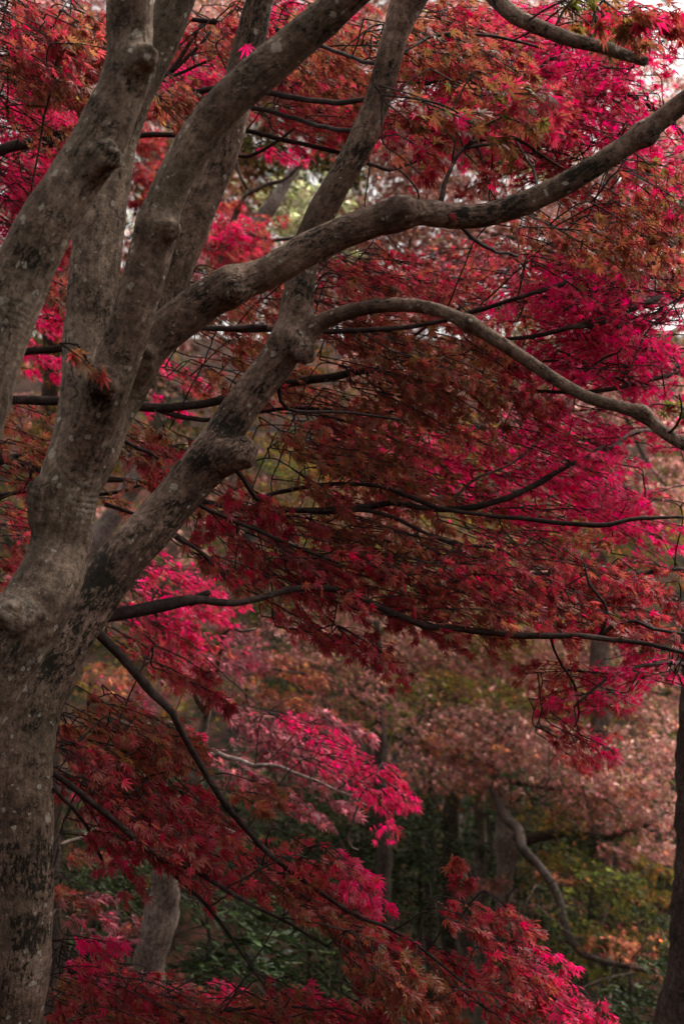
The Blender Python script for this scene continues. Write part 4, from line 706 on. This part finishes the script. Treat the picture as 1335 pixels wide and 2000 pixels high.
bright P 450 100 90 80 0 13 1.2 ; bright S 620 100 110 80 0 13 1.2 ; bright P 330 200 70 80 0 13 1.1 ; bright P 680 230 100 70 0 13.2 1.2 ; bright Y 620 280 90 50 0 13.2 1 ; bright S 560 200 90 60 0 13 1.1 ; bright P 640 470 80 60 0 13.2 1.2 ; bright L 560 420 90 60 0 14 1 ; bright P 440 340 60 70 0 13.4 1 ; bright G 400 500 80 70 0 13.2 1.1 ; bright S 500 600 90 70 0 13.4 1.1 ; bright P 280 100 60 90 0 13 1
moor P 70 50 110 70 0 10.5 1 ; moor S 60 200 110 70 0 10.5 1.1 ; moor P 60 330 110 80 0 10.6 1.1 ; moor S 60 480 90 80 0 10.6 1 ; moor G 90 640 100 80 0 10.6 1.1 ; moor G 60 900 100 80 0 10.6 1 ; moor S 240 560 60 120 0 10.6 1 ; moor P 150 420 60 90 0 10.5 1
blush P 830 60 140 70 0 13 1.2 ; blush P 830 200 140 70 0 13.1 1.2 ; blush P 980 60 130 70 0 13.2 1.1 ; blush P 1060 190 120 70 0 13.2 1.1 ; blush P 760 300 110 60 0 13 1.2 ; blush P 900 260 130 50 0 13.2 1.1 ; blush P 1180 420 120 60 0 13.2 1 ; blush M 1270 500 90 70 0 13.2 1 ; blush M 1100 580 120 60 0 13.2 1 ; blush S 760 620 130 60 0 13.2 1.2 ; blush S 880 690 130 60 0 13.3 1.1 ; blush G 960 620 110 60 0 13.2 1.1 ; blush S 740 760 130 60 0 13.4 1.1 ; blush P 1180 780 110 60 0 13.3 1 ; blush G 900 830 120 50 0 13.4 1 ; blush P 1270 760 70 60 0 13.3 1
behind B 560 590 80 45 12 5.8 .8 ; behind B 640 660 70 40 12 5.6 .9 ; near B 930 660 80 40 15 5.2 .9 ; near B 820 790 110 35 15 5.2 .9 ; behind R 690 890 100 35 12 5.9 .9 ; near B 560 850 60 30 12 5.0 .8 ; near B 660 620 70 35 12 5.3 .8
near B 150 690 38 22 20 3.64 .3 ; near R 214 706 14 5 10 3.68 .3
near R 470 60 60 50 20 5.3 1 ; behind H 520 40 60 50 10 6.3 1.1 ; behind R 330 60 60 60 15 6.0 1.1 ; behind H 620 40 60 40 10 6.5 1 ; behind R 560 120 90 50 15 6.1 1.1 ; behind R 680 190 70 50 10 6.0 1 ; near R 900 50 110 50 12 5.3 1.1 ; right H 1000 60 110 60 15 6.2 1.1 ; right H 960 130 110 50 15 6.3 1 ; right R 820 130 90 50 12 6.0 1 ; right H 1240 80 90 50 18 6.0 .9 ; right R 790 215 90 50 12 5.9 1 ; right H 920 240 110 40 15 6.0 .9 ; near R 1190 20 80 30 20 4.8 .8 ; behind R 40 30 80 50 10 5.6 1.2 ; behind R 150 50 80 60 20 5.6 1.1 ; near R 60 100 90 50 15 5.2 .9 ; behind H 30 180 60 60 10 6.5 1
right H 1120 540 120 50 15 5.9 1.1 ; right H 1230 590 110 60 15 6.0 1.1 ; right H 1150 650 120 45 12 6.0 1.1 ; right H 1290 720 70 60 15 6.1 1.1 ; right H 1080 660 90 45 12 6.1 .9 ; right H 1240 480 100 50 15 6.2 .9 ; right H 1290 400 70 60 15 6.3 .9 ; behind H 900 900 120 40 12 6.2 1 ; behind H 1060 920 120 40 12 6.2 1 ; right H 1130 860 120 40 12 6.2 1 ; behind H 700 840 80 30 10 6.4 .7 ; behind H 760 860 90 30 10 6.3 .7 ; right H 960 610 60 30 10 6.3 .6 ; right R 900 500 110 40 12 6.2 .9 ; behind M 1000 820 90 35 10 7.0 .8
near R 160 1500 60 60 25 4.8 1.1 ; near R 200 1590 70 50 30 4.75 1.1 ; near B 260 1400 90 40 22 5.0 1 ; near B 330 1440 80 30 20 5.1 .8 ; near R 380 1560 90 35 30 4.9 1 ; low R 180 1900 90 50 18 5.2 1.2 ; low R 320 1940 100 40 15 5.3 1.1 ; low R 460 1965 110 35 12 5.3 1.1 ; near R 480 1660 60 30 28 4.9 .9 ; near R 540 1690 80 40 25 5.0 1 ; near R 620 1740 90 45 25 5.1 1 ; near R 400 1330 50 25 20 5.2 .7 ; mauve R 330 1230 90 40 20 6.9 1
amber S 620 1180 110 60 0 11.4 1 ; amber M 520 1380 110 40 0 11 1 ; amber S 720 1330 90 50 0 11.6 .8 ; amber M 620 1480 90 50 0 11 .8 ; olive G 960 1200 120 60 0 15 1.1 ; olive Y 900 1330 110 40 0 14.6 .9 ; olive G 1080 1340 110 50 0 14.8 1 ; salmon S 1000 1380 100 40 0 13.2 .9 ; salmon G 900 1530 120 30 0 13.2 .7 ; salmon G 1060 1590 90 35 0 13 .7 ; salmon A 1180 1510 90 40 0 12.2 .5 ; salmon A 860 1440 90 40 0 12.5 .5 ; privet D 560 1600 100 70 0 14.8 1.1 ; privet D 640 1520 90 50 0 15 .9 ; camellia D 1020 1560 90 40 0 14 .9
amber M 420 1290 90 40 0 10 1 ; amber P 540 1240 90 40 0 10.8 1 ; amber S 660 1300 90 40 0 11.2 1 ; mauve M 350 1310 70 30 10 7.8 .8 ; mauve M 520 1400 90 30 10 8.2 .9 ; russet P 840 1330 110 35 0 13.8 1 ; russet P 1000 1320 110 40 0 13.8 1 ; salmon P 880 1390 120 35 0 12.6 .9 ; salmon P 1060 1430 100 40 0 12.4 .9 ; salmon P 1160 1530 90 40 0 12.2 1 ; salmon P 1240 1620 70 40 10 12.2 .9
bright S 300 300 60 110 0 12.6 1 ; bright Y 470 250 80 60 0 13 1 ; bright P 530 160 100 70 0 13 1 ; moor M 260 620 50 120 0 10.2 1 ; moor S 290 480 50 110 0 10.2 1
near B 700 1830 90 35 30 4.7 1 ; near B 620 1770 70 30 22 4.7 .9 ; near B 800 1900 80 35 35 4.65 .9 ; near O 700 1880 70 25 35 4.65 .6 ; low B 260 1985 90 25 15 4.7 .9
olive Y 800 1350 90 35 0 12.9 1 ; olive G 930 1340 80 35 0 12.9 .9 ; olive Y 700 1390 60 35 0 12.9 .8 ; olive G 1090 1380 80 40 0 13 .8 ; olive D 760 1420 60 30 0 13 .7 ; lime Y 1110 1660 70 40 0 11.9 .9 ; lime G 1050 1700 70 50 0 12 .8 ; camellia D 1130 1620 70 40 0 12.6 .9
slim S 930 1300 80 50 0 14 .8 ; slim G 940 1230 80 50 0 14 .8 ; stump G 700 1130 90 60 0 16 .9 ; stump D 720 1060 90 60 0 16.2 .8
near B 640 1010 120 40 12 5.2 1 ; near B 820 1040 120 38 12 5.2 1 ; behind R 700 955 110 35 12 5.8 1 ; near R 950 1060 120 38 12 5.2 1 ; behind B 880 960 110 35 12 5.8 .9 ; behind H 1010 1030 110 30 12 6.2 .9 ; near R 540 1020 80 40 25 5.1 .9 ; near B 1080 1060 100 35 12 5.3 .9
right H 1180 560 130 50 15 5.7 .9 ; right H 1260 640 90 55 15 5.8 .9 ; right H 1150 700 120 40 12 5.9 .9 ; behind H 1140 960 120 40 12 6.0 .9 ; right H 1250 960 80 35 15 6.1 .8 ; right H 1090 880 120 40 12 5.9 .8
olive G 860 1330 60 30 0 12.4 .8 ; olive Y 960 1350 70 30 0 12.4 .8 ; privet D 900 1650 70 60 0 13.9 .8
near R 300 880 60 35 25 5.0 .9 ; near B 330 930 60 30 30 4.9 .8 ; near B 610 870 80 35 15 5.2 .9 ; behind B 720 820 100 35 12 5.6 .9 ; behind B 600 760 80 35 12 5.7 .9
right H 1050 40 110 50 15 6.3 1 ; right H 1180 120 100 50 18 6.4 1 ; right R 930 80 110 50 12 6.1 1 ; right H 1010 210 100 40 15 6.4 .9 ; behind R 420 160 70 60 15 6.6 .9 ; behind R 620 20 90 40 10 6.3 1 ; blush P 1130 60 120 60 0 13.2 1 ; blush S 1000 30 120 60 0 13.3 1 ; bright P 400 40 90 60 0 12.8 1 ; bright S 600 30 110 60 0 12.8 1 ; bright P 560 540 90 50 0 13 1.1 ; blush P 660 560 90 50 0 13 1.1 ; blush S 690 500 90 40 0 12.8 1.1
moor R 270 320 40 120 0 9.6 1.1 ; rose R 400 430 50 70 0 9.4 1 ; bright S 430 540 70 60 0 12 1.1 ; blush P 660 430 60 50 0 12.6 1.2 ; right H 1290 330 60 50 15 6.6 1 ; right H 1310 850 40 50 15 6.4 .8
'''
def leaf_blobs():
    todo = [q.split() for q in B.replace('\n', ';').split(';') if q.strip()]
    rgB = np.random.RandomState(11)
    # near the wood first, so that later sprays can hang on earlier ones
    rows = []
    for r in todo:
        tid, typ = r[0], r[1]; x, y, rx, ry, sl, dep, den = map(float, r[2:])
        c = P(x, y, dep); cat = np.vstack(TREES[tid]['pts']); rows.append((np.min(np.linalg.norm(cat - c, axis=1)), tid, typ, x, y, rx, ry, sl, dep, den))
    rows.sort(key=lambda q: q[0])
    for bi, (_, tid, typ, x, y, rx, ry, sl, dep, den) in enumerate(rows):
        rg = np.random.RandomState(1000 + bi); tr = TREES[tid]; far = dep > 7.3
        evg = tr['leaf'] == 'oval'
        size = ((0.048 if dep < 4.4 else 0.037 if dep < 5.6 else 0.036) if not far else 0.054) * (1.1 if evg else 1.0)
        if tid == 'laurel': size = 0.075
        tpl = 'oval' if evg else ('hi' if dep < 5.6 else 'mid' if dep < 9 else 'lo')
        if not far and 380 < y < 1320 and typ != 'V': dep += 0.2
        if tid == 'right' and typ == 'H': dep -= 0.35
        if tid == 'right' and typ == 'R' and 450 < y < 800: den *= 0.6; dep += 0.3
        if tid in ('right', 'behind') and typ == 'H' and 450 < y < 1010: den *= 0.6
        if tid in ('near', 'behind') and typ in 'RB' and 560 < y < 1250: den *= 0.8
        if y < 560: den *= 1.2 if not far else 1.9 if tid in ('bright', 'moor', 'rose') else 1.4
        px2 = math.pi * rx * ry; per = 0.30 * size * size * 1.9 * (FPX / dep) ** 2 * (0.6 if evg else 1.0)
        n = int(den * (3.9 if not far else 3.5) * px2 / per) + 6
        pads = max(1, int(round(n / (34 if not far else 60)))); per_pad = max(5, int(n / pads))
        Lpx = min(1.8 * rx, 220 if not far else 170); L = Lpx * dep / FPX
        g = Geo(); owners = {}
        for k in range(pads):
            a = rg.uniform(0, 2 * math.pi); q = math.sqrt(rg.uniform(0, 1)) if pads > 1 else 0.0
            ex, ey = q * math.cos(a) * max(rx - 0.38 * Lpx, 0.25 * rx), q * math.sin(a) * ry * 1.0; cs, sn = math.cos(R(sl)), math.sin(R(sl))
            px, py = x + ex * cs - ey * sn, y + ex * sn + ey * cs
            c = P(px, py, dep + rg.uniform(-1, 1) * (0.34 if not far else 0.05 * dep))
            flip = 1 if (tid not in ('right',) or sl > 24) else (1 if rg.uniform() < 0.35 else -1)
            an = R(sl * (1 if flip > 0 else -0.3) + rg.normal(0, 11))
            d = nrm(RIGHT * math.cos(an) * flip - CUP * math.sin(an) + FWD * rg.normal(0, 0.4))
            Lk = L * rg.uniform(0.75, 1.15)
            base, main = pad(g, rg, c, d, Lk, per_pad, size, typ, tpl, twigs=dep < 9, tilt=0.5 if not evg else 0.9, hang=0.38 if not evg else 0.2)
            node, own, dist = attach(tid, base, d)
            if dist > 0.01:
                m1 = node + (base - node) * 0.4 + rg.normal(0, 0.035 * dist, 3) + UP * 0.03 * dist; m2 = base - d * 0.22 * min(dist, 0.4) if (base - node) @ d > 0.2 * dist else node + (base - node) * 0.72 + UP * 0.04 * dist
                tp = np.linspace(0, 1, max(9, int(dist / 0.03)))[:, None]
                cv = (1 - tp) ** 3 * node + 3 * (1 - tp) ** 2 * tp * m1 + 3 * (1 - tp) * tp ** 2 * m2 + tp ** 3 * base
                cv[1:-1] += rg.normal(0, 0.0012, cv[1:-1].shape)
                r0 = (0.0028 + 0.0018 * min(dist, 1.0)) * (1.0 if not far else 1.7)
                g.tube(cv, np.linspace(r0, 0.0026, len(cv)), 5 if not far else 4, 1, 0, False)
                skel(tid, cv[::2], own)
            skel(tid, main[1::2], own); owners[own] = owners.get(own, 0) + 1
        top = max(owners, key=owners.get)
        g.build('leaf_spray' if not evg else 'foliage', [M_EVER if evg else M_LEAF, M_TWIG if not far else M_FARD], top, smooth=False)
leaf_blobs()

# ------------------------------------------------------------------ the far wood: nobody could count it
def far_wood():
    rg = np.random.RandomState(5); g = Geo()
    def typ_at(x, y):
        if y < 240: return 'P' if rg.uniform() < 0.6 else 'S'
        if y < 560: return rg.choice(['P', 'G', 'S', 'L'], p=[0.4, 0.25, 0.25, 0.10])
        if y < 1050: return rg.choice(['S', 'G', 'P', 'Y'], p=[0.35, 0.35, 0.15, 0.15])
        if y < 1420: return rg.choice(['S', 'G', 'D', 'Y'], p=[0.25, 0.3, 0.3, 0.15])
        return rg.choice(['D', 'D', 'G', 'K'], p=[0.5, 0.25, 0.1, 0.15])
    for cy in range(-400, 2000, 50):
        for cx in list(range(-300, 1700, 80)) + (list(range(-260, 1160, 80)) if cy < 640 else []):
            if cy < 210 and cx > 1180 and rg.uniform() < 0.75: continue
            dep = rg.uniform(17.5, 24); x, y = cx + rg.uniform(-40, 40), cy + rg.uniform(-30, 30)
            c = P(x, y, dep); gz = float(ground_z(c[0], c[1]))
            if c[2] < gz + 0.2: c[2] = gz + 0.2
            an = R(rg.normal(8, 15)); d = nrm(RIGHT * math.cos(an) * rg.choice([-1, 1]) - CUP * math.sin(an) + FWD * rg.normal(0, 0.5))
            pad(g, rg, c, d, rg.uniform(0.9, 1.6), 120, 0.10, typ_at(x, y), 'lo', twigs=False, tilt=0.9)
    o = g.build('far_wood', [M_LEAF, M_FARD], None, smooth=False); o['kind'] = 'stuff'
far_wood()

# ------------------------------------------------------------------ single fallen leaves caught on the bark
def lone_leaf(x, y, d, label, ax, nn, size, typ, droop):
    g = Geo(); rg = np.random.RandomState(3); p = P(x, y, d)
    add_leaves(g, rg, 'hi', np.zeros((1, 3)), np.array([ax], float), np.array([nn], float), np.array([size]), typ, np.array([droop]))
    o = g.build('fallen_leaf', [M_LEAF], None, smooth=False); o.location = p
    o['label'] = label; o['category'] = 'leaf'; o['group'] = 'fallen leaves caught on the bark'
lone_leaf(483, 88, 4.15, 'single crimson leaf folded against the upright limb behind the thick leaning one near the top', (0.1, -0.2, -1), (0.2, -1, 0.2), 0.044, 'H', 0.5)
lone_leaf(880, 418, 3.985, 'small dark curled red leaf stuck on the long level limb at the right', (1, -0.1, -0.2), (0.1, -1, 0.4), 0.026, 'R', 0.9)
